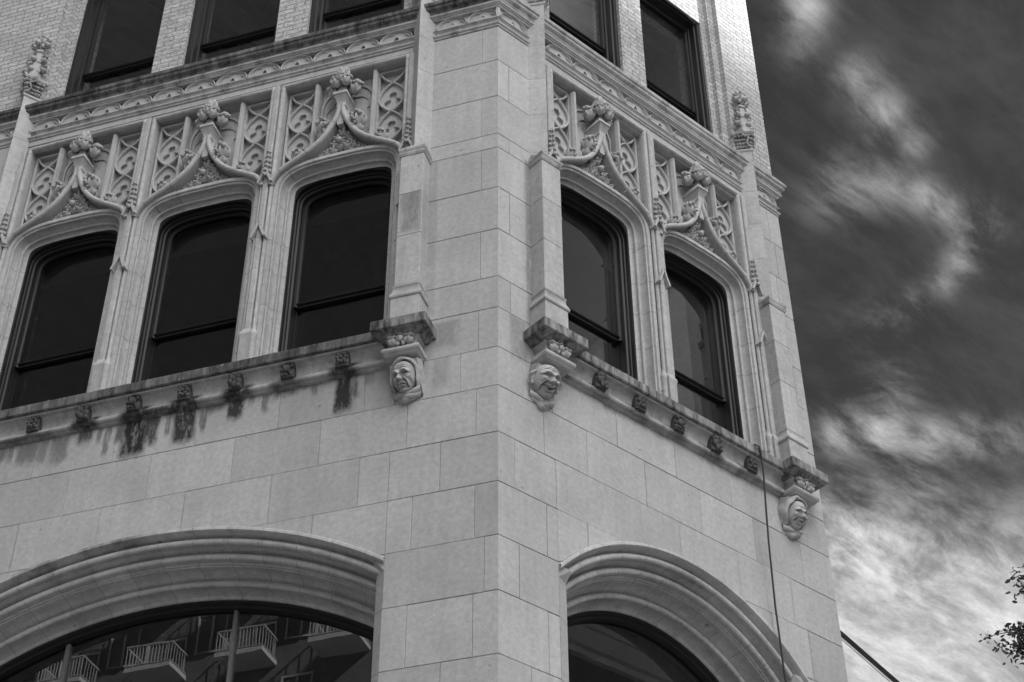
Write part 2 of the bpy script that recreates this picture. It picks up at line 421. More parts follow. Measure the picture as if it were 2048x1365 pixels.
# ================================================================ THE CORNER BUILDING
root = empty('corner_building')
tag(root, 'pale limestone corner building with arched windows, carved stone heads and brick upper floor', 'building')
JZ = [13.266, 12.779, 12.289, 12.114, 11.625, 11.136, 10.605, 10.271, 9.862, 9.478, 9.034, 8.58, 8.114, 7.655, 7.154, 6.68, 6.2, 5.7, 5.2, 4.7, 4.2, 3.7, 3.2, 2.7, 2.2, 1.7, 1.2, .6, .13]
BAY = {'L': dict(mull=[.839, 2.211, 3.583, 4.955], cen=[1.525, 2.897, 4.269], h=.686, b0=.845, b1=4.95, end=6.75, butt=[.735, 5.06], pier=.66, pier2=5.10,
                 ac=2.93, ar=3.80, atop=8.685, ah=2.06, cw=.085),
       'R': dict(mull=[.60, 1.93, 3.26], cen=[1.265, 2.595], h=.665, b0=.585, b1=3.28, end=3.845, butt=[.475, 3.395], pier=.42, pier2=3.44,
                 ac=1.93, ar=1.82, atop=8.69, ah=1.35, cw=.13)}
rng = random.Random(3)
def arch_z(B, s):
    x = s - B['ac']
    return B['atop'] - B['ar'] + math.sqrt(max(0, B['ar']**2 - x*x))
def gapr(): return rng.choice((.0008, .0012, .0018, .0024, .0030))
def ashlar(F, mt):
    B = BAY[F]; m = MB(); back = MB()
    zt = 13.735
    tops = [zt] + JZ
    zspring = arch_z(B, B['ac'] + B['ah'])
    c0, c1 = B['ac'] - B['ah'], B['ac'] + B['ah']
    special = {('L', 8): [.313, .62, .85, 1.112, 1.848, 2.58, 3.32, 4.06, 4.8, 5.5], ('L', 9): [.18, .743, 1.469, 2.214, 2.95, 3.69, 4.43, 5.2],
               ('L', 10): [.459, 1.114, 1.85, 2.59, 3.33, 4.07, 4.8, 5.5], ('L', 11): [.183, .672, 1.47, 2.2, 2.95, 3.7, 4.43, 5.2], ('L', 12): [.107, 3.7, 4.6, 5.4], ('L', 13): [.188, .68], ('L', 14): [.42],
               ('R', 8): [.26, .56, 1.266, 1.938, 2.604, 3.24], ('R', 9): [.465, .918, 1.563, 2.2, 2.85, 3.45], ('R', 10): [.164, .686, 1.205, 1.918, 2.6, 3.25],
               ('R', 11): [.475, .893, 1.6, 2.3, 2.95, 3.4], ('R', 12): [.2, 2.75, 3.35, 3.62], ('R', 13): [.47, 3.42], ('R', 14): [.3, 3.6], ('R', 15): [.5]}
    for i in range(len(tops) - 1):
        z1, z0 = tops[i], tops[i+1]
        ci = i - 1          # course below joint index i
        spans = []
        if z0 >= 9.85: spans = [(0, B['pier']), (B['pier2'], B['end'])]
        else: spans = [(0, B['end'])]
        for a, b in spans:
            js = special.get((F, i - 0 if False else ci + 0)) if z0 < 9.85 else None
            key = (F, ci + 0)
            js = special.get((F, i)) if False else js
            if z0 < 9.85:
                js = special.get((F, i - 1)) or special.get((F, i))
                js = special.get((F, i - 1), [a + .3 + .74*k for k in range(10)] if i % 2 else [a + .66 + .74*k for k in range(10)])
            else:
                if a == 0: js = [.155 if F == 'L' else .13] if (i % 2 == 0) == (F == 'L') else []
                else: js = [b - .13] if i % 2 else [(a + b)/2 + .02]
                if F == 'L' and a == 0 and i == 8: js = [.166]
                if F == 'L' and a > 0: js = [a + .3 + (.35 if i % 2 else 0), a + .95]
            xs = [a] + [j for j in js if a + .06 < j < b - .06] + [b]
            for x0, x1 in zip(xs[:-1], xs[1:]):
                m.tone = rng.gauss(0, .045) - (.08 if rng.random() < .08 else 0)
                e0 = 0 if x0 < 1e-6 else gapr(); e1 = gapr() if x1 < b - 1e-6 else 0
                # parts of this block outside the arched opening
                pieces = []
                if z0 > B['atop'] or x1 <= c0 or x0 >= c1: pieces = [(x0, x1, None)]
                else:
                    if x0 < c0: pieces.append((x0, min(x1, c0), None))
                    if x1 > c1: pieces.append((max(x0, c1), x1, None))
                    u0, u1 = max(x0, c0), min(x1, c1)
                    if u1 > u0: pieces.append((u0, u1, 'a'))
                for p0, p1, how in pieces:
                    p0 += e0 if p0 == x0 else 0; p1 -= e1 if p1 == x1 else 0
                    q0, q1 = z0 + gapr(), z1 - gapr()
                    dj = rng.uniform(-.0012, .0012) if p0 > .01 else 0
                    if how is None:
                        c = .003
                        poly = [(p0, q0), (p1, q0), (p1, q1), (p0, q1)]
                        inn = [(p0 + (c if e0 else 0), q0 + c), (p1 - (c if e1 else 0), q0 + c), (p1 - (c if e1 else 0), q1 - c), (p0 + (c if e0 else 0), q1 - c)]
                        m.add([(s, -.03, z) for s, z in poly] + [(s, dj - .003, z) for s, z in poly] + [(s, dj, z) for s, z in inn],
                              [(0, 1, 5, 4), (1, 2, 6, 5), (2, 3, 7, 6), (3, 0, 4, 7), (4, 5, 9, 8), (5, 6, 10, 9), (6, 7, 11, 10), (7, 4, 8, 11), (8, 9, 10, 11)])
                    else:
                        n = max(2, int((p1 - p0)/.04))
                        run_ = []
                        for k in range(n + 1):
                            s = p0 + (p1 - p0)*k/n
                            inside = c0 < s < c1
                            zb = max(q0, arch_z(B, s) + .005 if inside else (zspring if q0 < zspring else q0))
                            if not inside: zb = max(q0, zspring)
                            run_.append((s, zb))
                        seg = []
                        for k in range(n):
                            (sa, za), (sb, zb) = run_[k], run_[k+1]
                            if za >= q1 - 1e-4 and zb >= q1 - 1e-4: continue
                            za, zb = min(za, q1), min(zb, q1)
                            m.add([(sa, -.03, za), (sb, -.03, zb), (sb, 0, zb), (sa, 0, za), (sa, 0, q1), (sb, 0, q1), (sa, -.03, q1), (sb, -.03, q1)],
                                  [(0, 1, 2, 3), (3, 2, 5, 4), (4, 5, 7, 6)])
    m.tone = -.02
    # chamfered jambs of the big opening, below the springing
    for sgn, c in ((1, c0), (-1, c1)):
        for z1, z0 in zip([zspring] + [j for j in JZ if j < zspring], [j for j in JZ if j < zspring] + [0]):
            m.tone = rng.gauss(0, .04)
            ci = c + sgn*B['cw']
            A = [(c, 0), (ci - sgn*.010, -.055), (ci, -.072), (ci, -.66), (c, -.66)]
            A1 = [(c, 0), (ci - sgn*.006, -.002), (ci, -.006), (ci, -.66), (c, -.66)]
            m.grid([[(s, d, z) for s, d in A] for z in (z0 + .0019, z1 - (.10 if z1 == zspring else .0019))] + ([[(s, d, z1 - .002) for s, d in A1]] if z1 == zspring else []), True, True)
    w = part(m, 'ashlar_wall', mt, root, F, smooth=0)
    # solid wall behind the facing
    k = MB(); T = -.008
    for a, b in ((0, B['pier']), (B['pier2'], B['end'])):
        a2 = a if a else None
        k.grid([[(0 if a == 0 else a, T, z), (b, T, z), (b, -.55, z), (a if a else CT*.55, -.55, z)] for z in (9.5, 14.15)], True, True)
    zc = arch_z(B, c0)
    n = 40
    for i in range(n):
        s0 = c0 + (c1 - c0)*i/n; s1 = c0 + (c1 - c0)*(i+1)/n
        k.add([(s0, T, arch_z(B, s0)), (s1, T, arch_z(B, s1)), (s1, T, 9.86), (s0, T, 9.86), (s0, -.08, arch_z(B, s0)), (s1, -.08, arch_z(B, s1)), (s0, -.55, 9.86), (s1, -.55, 9.86)],
              [(0, 1, 2, 3), (0, 1, 5, 4), (3, 2, 7, 6)])
    k.grid([[(0, T, z), (c0, T, z), (c0, -.55, z), (CT*.55, -.55, z)] for z in (0, 9.5)], True, True)
    k.box(c1, B['end'], -.55, T, 0, 9.5)
    kk = part(k, 'backing_masonry', M_MO, w, F, smooth=0)
    return w
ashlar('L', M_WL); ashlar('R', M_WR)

# ---- sill ledge with rosette blocks
ros = {}
def rosette(kind):
    m = MB()
    m.bbox(-.055, .055, .0, .07, -.065, .07, .012)
    if kind == 0:
        for k in range(8):
            a = k*math.pi/4; m.ball((.034*math.cos(a), .078, .034*math.sin(a)), (.017, .018, .017), k)
        m.ball((0, .085, 0), .017)
        for a in (.785, 2.356, 3.927, 5.498): m.ball((.05*math.cos(a), .07, .055*math.sin(a)), .016)
    elif kind == 1:
        for a, b in ((-.03, .035), (.03, .03), (0, -.035), (-.035, -.01), (.036, -.015), (.0, .01)):
            m.ball((a, .075, b), (.022, .025, .03), int(a*900), 5, .06)
        m.ball((-.035, .08, .055), .018); m.ball((.04, .08, -.05), .018)
    else:
        m.ball((0, .085, .0), (.03, .022, .03), 3, 6)
        for k in range(6):
            a = k*math.pi/3 + .3; m.ball((.042*math.cos(a), .072, .046*math.sin(a)), (.020, .02, .013), k, 0, .1)
        for a in (.785, 2.356, 3.927, 5.498): m.ball((.05*math.cos(a), .065, .058*math.sin(a)), .02, 2, 4)
    return Proto('rosette', m, M_SOOT)
ROS = [rosette(i) for i in range(3)]
for p_ in ROS: p_.m.v = [(x*1.02, d*.92, z*1.2) for x, d, z in p_.m.v]
ROSX = {'L': [1.29, 1.765, 2.23, 2.69, 3.15, 3.62, 4.09, 4.56], 'R': [1.03, 1.48, 1.93, 2.375, 2.83]}
for F in 'LR':
    B = BAY[F]; a, b = (.97, 4.83) if F == 'L' else (.71, 3.20)
    m = MB()
    x = a
    while x < b - .01:                       # coping stones, each a little different
        x2 = min(b, x + rng.uniform(.42, .62))
        if b - x2 < .25: x2 = b
        dz = rng.uniform(-.004, .004)
        m.tone = rng.gauss(0, .12)
        m.run(x + .003, x2 - .003, [(-.2, 10.185), (.10, 10.165 + dz), (.137, 10.158 + dz), (.142, 10.152 + dz), (.14 + dz, 10.075), (.132, 10.066), (-.1, 10.066)], n=6)
        x = x2
    led = part(m, 'sill_ledge', M_DK if F == 'L' else M_SLAB, root, F, smooth=20)
    m = MB()
    prof = [(-.1, 10.075), (.112, 10.066), (.108, 10.05), (.075, 10.045), (.05, 10.02), (.036, 9.985), (.032, 9.95), (.036, 9.93), (.05, 9.925)]
    prof += [(.045 + .02*math.cos(t), 9.902 + .024*math.sin(t)) for t in [1.2 - .35*i for i in range(8)]]
    prof += [(.03, 9.876), (.03, 9.866), (.012, 9.860), (-.02, 9.855)]
    m.run(a - .2, b + .25, prof, n=1)
    put(m.build('cove_moulding', M_COVE, F), led, FM[F])
    for i, s in enumerate(ROSX[F]):
        ROS[(i*2 + (F == 'R')) % 3].place(led, at(F, s, 9.99, 10) @ Matrix.Translation((0, -.03, 0)))

# ---- superellipse window arch
def warch(a, zs, b, n=3.3, steps=44, zb=10.16):
    pts = [(-a, zb), (-a, (zb + zs)/2), (-a, zs - .05)]
    for i in range(steps + 1):
        t = math.pi*(1 - i/steps)
        c, s = math.cos(t), math.sin(t)
        pts.append((a*math.copysign(abs(c)**(2/n), c), zs + b*abs(s)**(2/n)))
    pts += [(a, zs - .05), (a, (zb + zs)/2), (a, zb)]
    return pts
OG = [(.645, 12.30), (.632, 12.36), (.60, 12.415), (.545, 12.472), (.43, 12.545), (.36, 12.588), (.29, 12.635), (.21, 12.705), (.15, 12.775), (.095, 12.87), (.05, 12.97), (.022, 13.06), (.012, 13.16)]
OG = [(x, z - .02) for x, z in OG]
def smoothpath(pts, k=3):
    for _ in range(k - 1):
        out = [pts[0]]
        for p, q in zip(pts[:-1], pts[1:]):
            out += [(p[0]*.75 + q[0]*.25, p[1]*.75 + q[1]*.25), (p[0]*.25 + q[0]*.75, p[1]*.25 + q[1]*.75)]
        pts = out + [pts[-1]]
    return pts
OGS = smoothpath(OG)
def og_z(x):
    x = abs(x)
    for (x0, z0), (x1, z1) in zip(OGS[:-1], OGS[1:]):
        if x1 <= x <= x0: return z0 + (z1 - z0)*(x0 - x)/max(1e-6, x0 - x1)
    return OGS[0][1] if x > OGS[0][0] else OGS[-1][1]
BKD = -.145                                   # plane of the tracery background
def pa(u): return u
def surround(F):
    h = BAY[F]['h']; a = h - .066
    m = MB()
    def rl(u, d, r): return [(u - r*math.sin(t), d + r*math.cos(t)) for t in [-1.7 + 3.6*i/7 for i in range(8)]]
    prof = [(0, BKD - .02), (0, -.012), (-.004, -.008), (-.038, -.009), (-.041, -.016), (-.042, -.036)] + rl(-.053, -.034, .010)
    prof += [(-.063, -.060), (-.066, -.085), (-.076, -.108), (-.090, -.118)] + rl(-.104, -.110, .0105) + [(-.115, -.132), (-.124, -.146), (-.146, -.152), (-.148, -.22)]
    p = warch(a, 12.14, .40)
    T = sum(math.hypot(q[0]-r[0], q[1]-r[1]) for q, r in zip(p[1:], p[:-1]))/2
    m.sweep_cut(p, [(u, d) for u, d in prof], [.70, 1.10, 1.46, 1.90, T - .52, T - .25, T + .25, T + .52, -1.90, -1.46, -1.10, -.70])     # walking left to right over the top: right-hand side is inside
    return Proto('window_surround', m, M_ST, smooth=28)
def hood(F):
    m = MB()
    for sg in (1, -1):
        k = BAY[F]['h']/.686
        path = [(sg*x*k if x > .1 else sg*x, z) for x, z in OGS]
        roll = [(.026*math.cos(t), .022 + .026*math.sin(t)) for t in [math.pi*i/8 for i in range(9)]]
        w = [(.020, -.14), (.020, .0)] + roll + [(-.022, .0), (-.026, -.02), (-.034, -.03), (-.034, -.045), (-.026, -.055), (-.026, -.14)]
        m.sweep_cut(path, w if sg == 1 else [(-u, d) for u, d in w], [.17, .47, .88], .004)
        # roll running down the jamb
        x = sg*.6385*k
        m.sweep([(x, 10.58), (x, 12.285)], [(.0165*math.cos(t), .0 + .024*math.sin(t)) for t in [math.pi*i/8 for i in range(9)]] + [(-.0165, -.06), (.0165, -.06)])
        m.stack([(z, [(x + r*math.cos(6.2832*i/10), .0 + r*math.sin(6.2832*i/10)) for i in range(10)]) for z, r in ((10.16, .034), (10.50, .034), (10.52, .04), (10.545, .036), (10.56, .025), (10.60, .022))])
    return Proto('ogee_hood', m, M_ST, smooth=40)
def frame_roll(F):
    h = BAY[F]['h']; a = h - .05; m = MB()
    rollp = [(.024*math.cos(t), -.006 + .030*math.sin(t)) for t in [math.pi*i/8 for i in range(9)]] + [(-.024, -.04), (.024, -.04)]
    m.sweep_cut([(-a, 12.30), (-a, 13.622), (a, 13.622), (a, 12.30)], rollp, [.72, 1.26, 1.62, 2.25, -.72, -1.26], .004)
    return Proto('frame_roll', m, M_ST, smooth=40)
def recess(F):
    """reveals and back of the carved panel above the arch"""
    h = BAY[F]['h']; a = h - .066; m = MB()
    za = [(x, z) for x, z in warch(a, 12.14, .40) if z > 12.05]
    n = len(za)
    rows = [[(x, BKD, z - .03) for x, z in za], [(x, BKD, 13.72) for x, z in za]]
    m.grid(rows)
    m.grid([[(x, BKD - .02, z - .03) for x, z in za], [(x, BKD - .02, 13.72) for x, z in za]])
    for sg in (1, -1): m.add([(sg*a, -.01, 12.1), (sg*a, BKD, 12.1), (sg*a, BKD, 13.7), (sg*a, -.01, 13.7)], [(0, 1, 2, 3)])
    return Proto('panel_recess', m, M_MO, smooth=20)
def fan(cx, cz, rx, rz, n, f): return [(cx + rx*math.cos(6.2832*i/n)*f(6.2832*i/n), cz + rz*math.sin(6.2832*i/n)*f(6.2832*i/n)) for i in range(n)]
def tracery(F, sg):
    """side panel: crossing ribs, vesicas with cusped plates"""
    k = BAY[F]['h']/.686; x0, x1 = .315*k, .60*k; xm = (x0 + x1)/2; w = (x1 - x0)/2 - .012; Pz = .392; zc = 13.405
    m = MB(); bar = [(.0115, BKD - .01), (.0115, BKD + .056), (.005, BKD + .066), (-.005, BKD + .066), (-.0115, BKD + .056), (-.0115, BKD - .01)]
    for s2 in (1, -1):
        pts = []
        for i in range(61):
            z = 13.565 - 1.15*i/60
            u = math.sin(math.pi*(z - zc)/Pz)
            x = xm + s2*w*math.copysign(abs(u)**.8, u)
            if z < og_z(x/k) - .02 or z < 12.36: break
            pts.append((sg*x, z))
        m.sweep(pts, bar)
    zlow = lambda x: og_z(x/k)
    m.sweep([(sg*x0, 13.57), (sg*x0, zlow(x0))], bar); m.sweep([(sg*(x1 - .004), 13.57), (sg*(x1 - .004), zlow(x1 - .01))], bar)
    m.sweep([(sg*x0, 13.572), (sg*x1, 13.572)], bar)
    # cusped plates
    for cz in (zc - Pz/2, zc - 1.5*Pz):
        n = 48; out, inn = [], []
        for i in range(n):
            t = 6.2832*i/n
            zz = math.sin(t)*.98
            xo = w*(max(0, math.cos(math.pi*zz/2)))**.8*math.copysign(1, math.cos(t)) if abs(math.cos(t)) > 1e-6 else 0
            r = .60 + .24*math.cos(3*(t - math.pi/2)) - .06*math.cos(6*(t - math.pi/2))
            xi, zi = w*.86*r*math.cos(t), Pz*.36*r*math.sin(t) - .025
            out.append((sg*(xm + xo), max(cz + zz*Pz/2, zlow(xm + xo) - .01))); inn.append((sg*(xm + xi), max(cz + zi, zlow(xm + xi) - .012)))
        if cz + Pz*.3 < zlow(xm): continue
        m.ring(out, inn, BKD - .02, BKD + .034)
    return Proto('tracery_panel', m, M_ST, smooth=30)
def niche(F):
    """cusped blind arch behind the finial"""
    k = BAY[F]['h']/.686; a = .272*k; m = MB()
    bar = [(.013, BKD - .01), (.013, BKD + .03), (-.013, BKD + .03), (-.013, BKD - .01)]
    pts = []
    for i in range(25):
        t = math.pi*i/24; pts.append((-a*math.cos(t)*.98, 13.24 + .30*math.sin(t)**.8))
    m.sweep([(-a*.98, og_z(a) + .0)] + pts + [(a*.98, og_z(a) + .0)], bar)
    n = 60; out, inn = [], []
    for i in range(n):
        t = math.pi*i/(n-1); c, s = math.cos(t), math.sin(t)
        out.append((-a*.96*c, 13.24 + .29*s**.8))
        r = .70 + .13*abs(math.cos(2.5*t - math.pi*.0))
        inn.append((-a*r*c, 13.20 + .27*r*s))
    rows = [[(s, BKD + .012, z) for s, z in out], [(s, BKD + .012, z) for s, z in inn], [(s, BKD - .03, z) for s, z in inn]]
    m.grid(rows)
    for sg in (1, -1): m.box(*sorted((sg*a*.80, sg*a*.97)), BKD - .01, BKD + .009, 12.9, 13.25)
    return Proto('niche_arch', m, M_ST, smooth=30)
def divider(F, sg):
    k = BAY[F]['h']/.686; x = sg*.295*k; m = MB()
    z0 = og_z(.295) - .01
    A = [(x - .024, BKD), (x - .024, -.05), (x - .012, -.02), (x + .012, -.02), (x + .024, -.05), (x + .024, BKD)]
    m.grid([[(s, d, z) for s, d in A] for z in (z0, 13.03, 13.035, 13.26, 13.265, 13.57)] , True, True)
    return Proto('divider', m, M_ST, smooth=20)
def curl(m, c, r, seed, dirx=0.0, dd=1.0):
    """carved leaf: lobed bulb with a frill of curled tips over it"""
    m.ball(c, (r, r*.95, r*1.05), seed, 7, .04, 12)
    q = random.Random(seed)
    for j in range(3):
        for i in range(7 - j):
            a = -1.5 + 3.0*i/(6 - j) + q.uniform(-.12, .12)
            rr = r*(.22 + .16*q.random())
            m.ball((c[0] + r*(.98 - .22*j)*math.sin(a) + dirx*r*.4, c[1] + r*(.85 - .2*j)*math.cos(a)*dd, c[2] + r*(.42 + .34*j + .2*q.random())), (rr, rr, rr*.85), seed + i, 0, .16, 6)
def finial(F):
    m = MB()
    # square moulded bracket cap on a stem rising from the ogee point
    def sq(hw, d): return [(-hw, -.16), (-hw, d), (hw, d), (hw, -.16)]
    m.stack([(12.88, sq(.030, .020)), (13.10, sq(.034, .026)), (13.105, sq(.044, .038)), (13.125, sq(.046, .040)), (13.132, sq(.040, .034)), (13.165, sq(.043, .040)), (13.20, sq(.052, .056)), (13.222, sq(.062, .072)), (13.226, sq(.056, .066)),
             (13.24, sq(.060, .070)), (13.243, sq(.068, .080)), (13.272, sq(.068, .080)), (13.285, sq(.050, .05))])
    m.stack([(13.26, [(-.05, -.15), (-.05, .05), (.05, .05), (.05, -.15)]), (13.36, [(-.032, -.15), (-.032, .035), (.032, .035), (.032, -.15)]), (13.46, [(-.04, -.15), (-.04, .04), (.04, .04), (.04, -.15)])])
    for sx_, r, dz, dd in ((-.098, .062, 13.385, -.03), (.098, .062, 13.385, -.03), (-.052, .050, 13.40, .075), (.052, .050, 13.40, .075), (0, .046, 13.435, .095)):
        curl(m, (sx_, dd, dz), r, int(abs(sx_)*1000 + dz*10), sx_*4)
    m.ball((0, .01, 13.555), (.060, .058, .085), 5, 6, .03, 12)
    m.ball((-.022, .045, 13.585), (.034, .03, .055), 8, 4, .05, 8); m.ball((.024, .040, 13.58), (.034, .03, .055), 9, 4, .05, 8)
    for i in range(9): m.ball((.07*math.cos(i*.7), .02 + .07*math.sin(i*.7), 13.485 + .016*(i % 2)), (.024, .024, .02), i, 0, .15, 6)
    return Proto('finial', m, M_ST, smooth=60)
def crocket(big):
    m = MB(); r = .062 if big else .046
    m.ball((0, .0, 0), (r, r*1.0, r*1.25), 3, 6, .03, 12, (.25, .15))
    m.ball((-.4*r, -.02, -r*1.1), (r*.7, r*.7, r*.9), 4, 5, .04, 10)
    q = random.Random(4)
    for j in range(2):
        for i in range(10):
            a = i/9*3.9 - .8; rr = r*(.20 + .14*q.random())
            m.ball((-r*(1.0 - .25*j)*math.cos(a)*.9 - .15*r, .010 + r*(.25 + .55*j)*(.7 + .5*q.random()), r*.25 + r*(1.3 - .2*j)*math.sin(a)*.8), (rr, rr*1.1, rr), i + j, 0, .18, 6)
    for i in range(5): m.ball((-r*1.0 + i*r*.32, .040, -r*1.3 + i*r*.45), (r*.24, r*.24, r*.22), i, 0, .15, 6)
    return Proto('crocket', m, M_ST, smooth=60)
def spandrel(F):
    m = MB(); q = random.Random(5)
    for x, z, r in ((0, 12.93, .03), (0, 12.86, .05), (-.055, 12.80, .04), (.055, 12.80, .04), (0, 12.755, .038), (-.09, 12.73, .035), (.09, 12.73, .04), (-.02, 12.69, .045),
                    (.05, 12.68, .045), (-.085, 12.655, .042), (.12, 12.67, .036), (-.15, 12.64, .036), (.17, 12.635, .034), (-.2, 12.61, .03), (.22, 12.605, .028), (.1, 12.62, .03), (-.26, 12.585, .022), (.27, 12.58, .022)):
        z2 = z - .02
        m.ball((x, BKD + .07, z2), (r, r*.9, r*.85), int(x*100 + z*10), 6, .04, 10)
        m.ball((x + r*.4, BKD + .075 + r*.7, z2 + r*.4), (r*.35,)*3, 2, 0, .1, 6); m.ball((x - r*.4, BKD + .075 + r*.7, z2 + .1*r), (r*.32,)*3, 2, 0, .1, 6)
    m.ball((-.005, BKD + .14, 12.70), .028)
    m.prism([(x, og_z(x) - .03) for x in [.3 - .05*i for i in range(13)]] + [(-.3, 12.5), (.3, 12.5)], BKD - .005, BKD + .045)
    return Proto('leaf_spandrel', m, M_ST, smooth=60)
# ---- timber sash in an arched opening
def sash(F):
    a = BAY[F]['h'] - .066 - .146
    m = MB(); p = warch(a + .01, 12.14, .262, 3.1, 44, 10.1)
    m.sweep(p, [(.02, -.15), (.0, -.152), (-.012, -.155), (-.018, -.165), (-.018, -.20), (-.03, -.205), (-.034, -.225), (-.05, -.235), (-.052, -.27), (-.052, -.34), (.02, -.34)])
    m.sweep(warch(a - .05, 12.14, .215, 3.0, 44, 11.0), [(.008, -.27), (-.010, -.272), (-.022, -.285), (-.022, -.33), (.008, -.33)])
    fr = Proto('arched_sash_window', m, M_FR, smooth=28)
    g1 = MB(); q = warch(a - .06, 12.14, .205, 3.0, 30, 11.0)
    g1.add([(x, -.302, z) for x, z in q], [list(range(len(q)))])
    GM = M_GL if F == 'L' else M_GR; up_ = Proto('pane', g1, GM, smooth=0)
    g2 = MB(); b = a - .045; g2.add([(-b, -.332, 10.12), (b, -.332, 10.12), (b, -.332, 11.02), (-b, -.332, 11.02)], [(0, 1, 2, 3)])
    lo = Proto('pane', g2, GM, smooth=0)
    r = MB(); b = a - .045
    r.run(-b, b, [(-.345, 11.045), (-.278, 11.045), (-.272, 11.037), (-.278, 11.026), (-.294, 11.02), (-.296, 11.0), (-.345, 10.998)])
    r.box(-b - .012, -b + .012, -.35, -.325, 10.12, 11.0); r.box(b - .012, b + .012, -.35, -.325, 10.12, 11.0)
    return fr, up_, lo, Proto('meeting_rail', r, M_FR, smooth=20)
CR_BIG, CR_SM = crocket(True), crocket(False)
SASH_LABEL = {}
for F in 'LR':
    B = BAY[F]
    P = dict(su=surround(F), ho=hood(F), ro=frame_roll(F), re=recess(F), ni=niche(F), fi=finial(F), sp=spandrel(F), d1=divider(F, 1), d2=divider(F, -1), t1=tracery(F, 1), t2=tracery(F, -1))
    fr, pu, plo, rail = sash(F)
    kx = B['h']/.686; BR = None
    for c in B['cen']:
        w = at(F, c)
        su = P['su'].place(root, w)
        for k in ('ho', 'ro', 're', 'ni', 'fi', 'sp', 'd1', 'd2', 't1', 't2'): P[k].place(su, w)
        for sg in (1, -1):
            CR_BIG.place(su, w @ Matrix.Translation((sg*.185*kx, -.0, 12.895)) @ Matrix.Diagonal((sg, 1, 1, 1)) @ Matrix.Rotation(rad(-12), 4, 'Y'))
            CR_SM.place(su, w @ Matrix.Translation((sg*.425*kx, .01, 12.61)) @ Matrix.Diagonal((sg, 1, 1, 1)) @ Matrix.Rotation(rad(-30), 4, 'Y'))
        wi = fr.place(root, w); pu.place(wi, w); plo.place(wi, w); rail.place(wi, w)
        if BR is None:
            m = MB(); b_ = B['h'] - .257; m.run(-b_, b_, [(-.37, .0), (-.318, .0), (-.315, -.008), (-.318, -.045), (-.325, -.055), (-.37, -.055)]); BR = Proto('bottom_rail', m, M_FRG, smooth=20)
        BR.place(wi, w @ Matrix.Translation((0, 0, 10.42 if (F == 'R' and c > 2) else 10.19)))
# ---- mullions
def mullion():
    m = MB(); m.box(-.068, .068, -.36, -.028, 10.14, 13.62)
    A = [(-.027, -.04), (-.027, .030), (-.020, .038), (.020, .038), (.027, .030), (.027, -.04)]
    zs = [10.58, 10.86, 10.863, 11.26, 11.263, 11.62, 11.623, 12.02, 12.023, 12.30, 12.303, 12.7, 12.703, 13.15, 13.153, 13.60]
    zs = [z + (.0012 if i % 2 else -.0 ) if False else z for i, z in enumerate(zs)]
    for z0, z1 in zip(zs[0::2], zs[1::2]): m.tone = random.Random(int(z0*100)).gauss(0, .05); m.grid([[(s, d, z) for s, d in A] for z in (z0, z1)], True, True)
    m.tone = 0
    m.plan([(-.023, -.03), (-.023, .028), (.023, .028), (.023, -.03)], 10.58, 13.6)
    m.plan([(-.03, 0), (-.03, .03), (.03, .03), (.03, 0)], 13.56, 13.64, [(-.02, 0), (-.02, .02), (.02, .02), (.02, 0)])
    def sq(r, d): return [(-r, -.01), (-r, d), (r, d), (r, -.01)]
    m.stack([(10.15, sq(.046, .058)), (10.47, sq(.046, .058)), (10.50, sq(.052, .066)), (10.53, sq(.048, .06)), (10.55, sq(.038, .044)), (10.58, sq(.034, .036))])
    return m
MUL = Proto('mullion', mullion(), M_ST, smooth=25)
def gablet():
    m = MB(); bar = [(.008, .0), (.008, .056), (-.008, .056), (-.008, .0)]
    for sg in (1, -1): m.sweep([(sg*.052, -.075), (sg*.047, -.06), (sg*.022, -.01), (0, .05)], bar)
    return Proto('gablet', m, M_ST, smooth=25)
GAB = gablet()
GAB.m.v = [(x*1.22, d*1.25, z*1.45) for x, d, z in GAB.m.v]
def spire():
    m = MB()
    m.stack([(12.40, [(-.02, .0), (-.02, .05), (.02, .05), (.02, .0)]), (12.72, [(-.008, .02), (-.008, .05), (.008, .05), (.008, .02)])])
    for i in range(6):
        z = 12.375 + i*.064; r = .021 - .002*i; w_ = .034 - .0035*i
        for x, d in ((-w_, .045), (w_, .045), (0, .045 + w_)): m.ball((x, d, z), (r, r, r*.95), i, 5, .05, 7)
        m.ball((0, .045, z + .03), (r*.6, r*1.2, r*.6), 0, 0, 0, 6)
    return Proto('crocketed_spire', m, M_ST, smooth=60)
SPI = spire()
for F in 'LR':
    for s in BAY[F]['mull']:
        w = at(F, s); mu = MUL.place(root, w)
        GAB.place(mu, w @ Matrix.Translation((0, 0, 11.72))); GAB.place(mu, w @ Matrix.Translation((0, 0, 12.40))); SPI.place(mu, w)

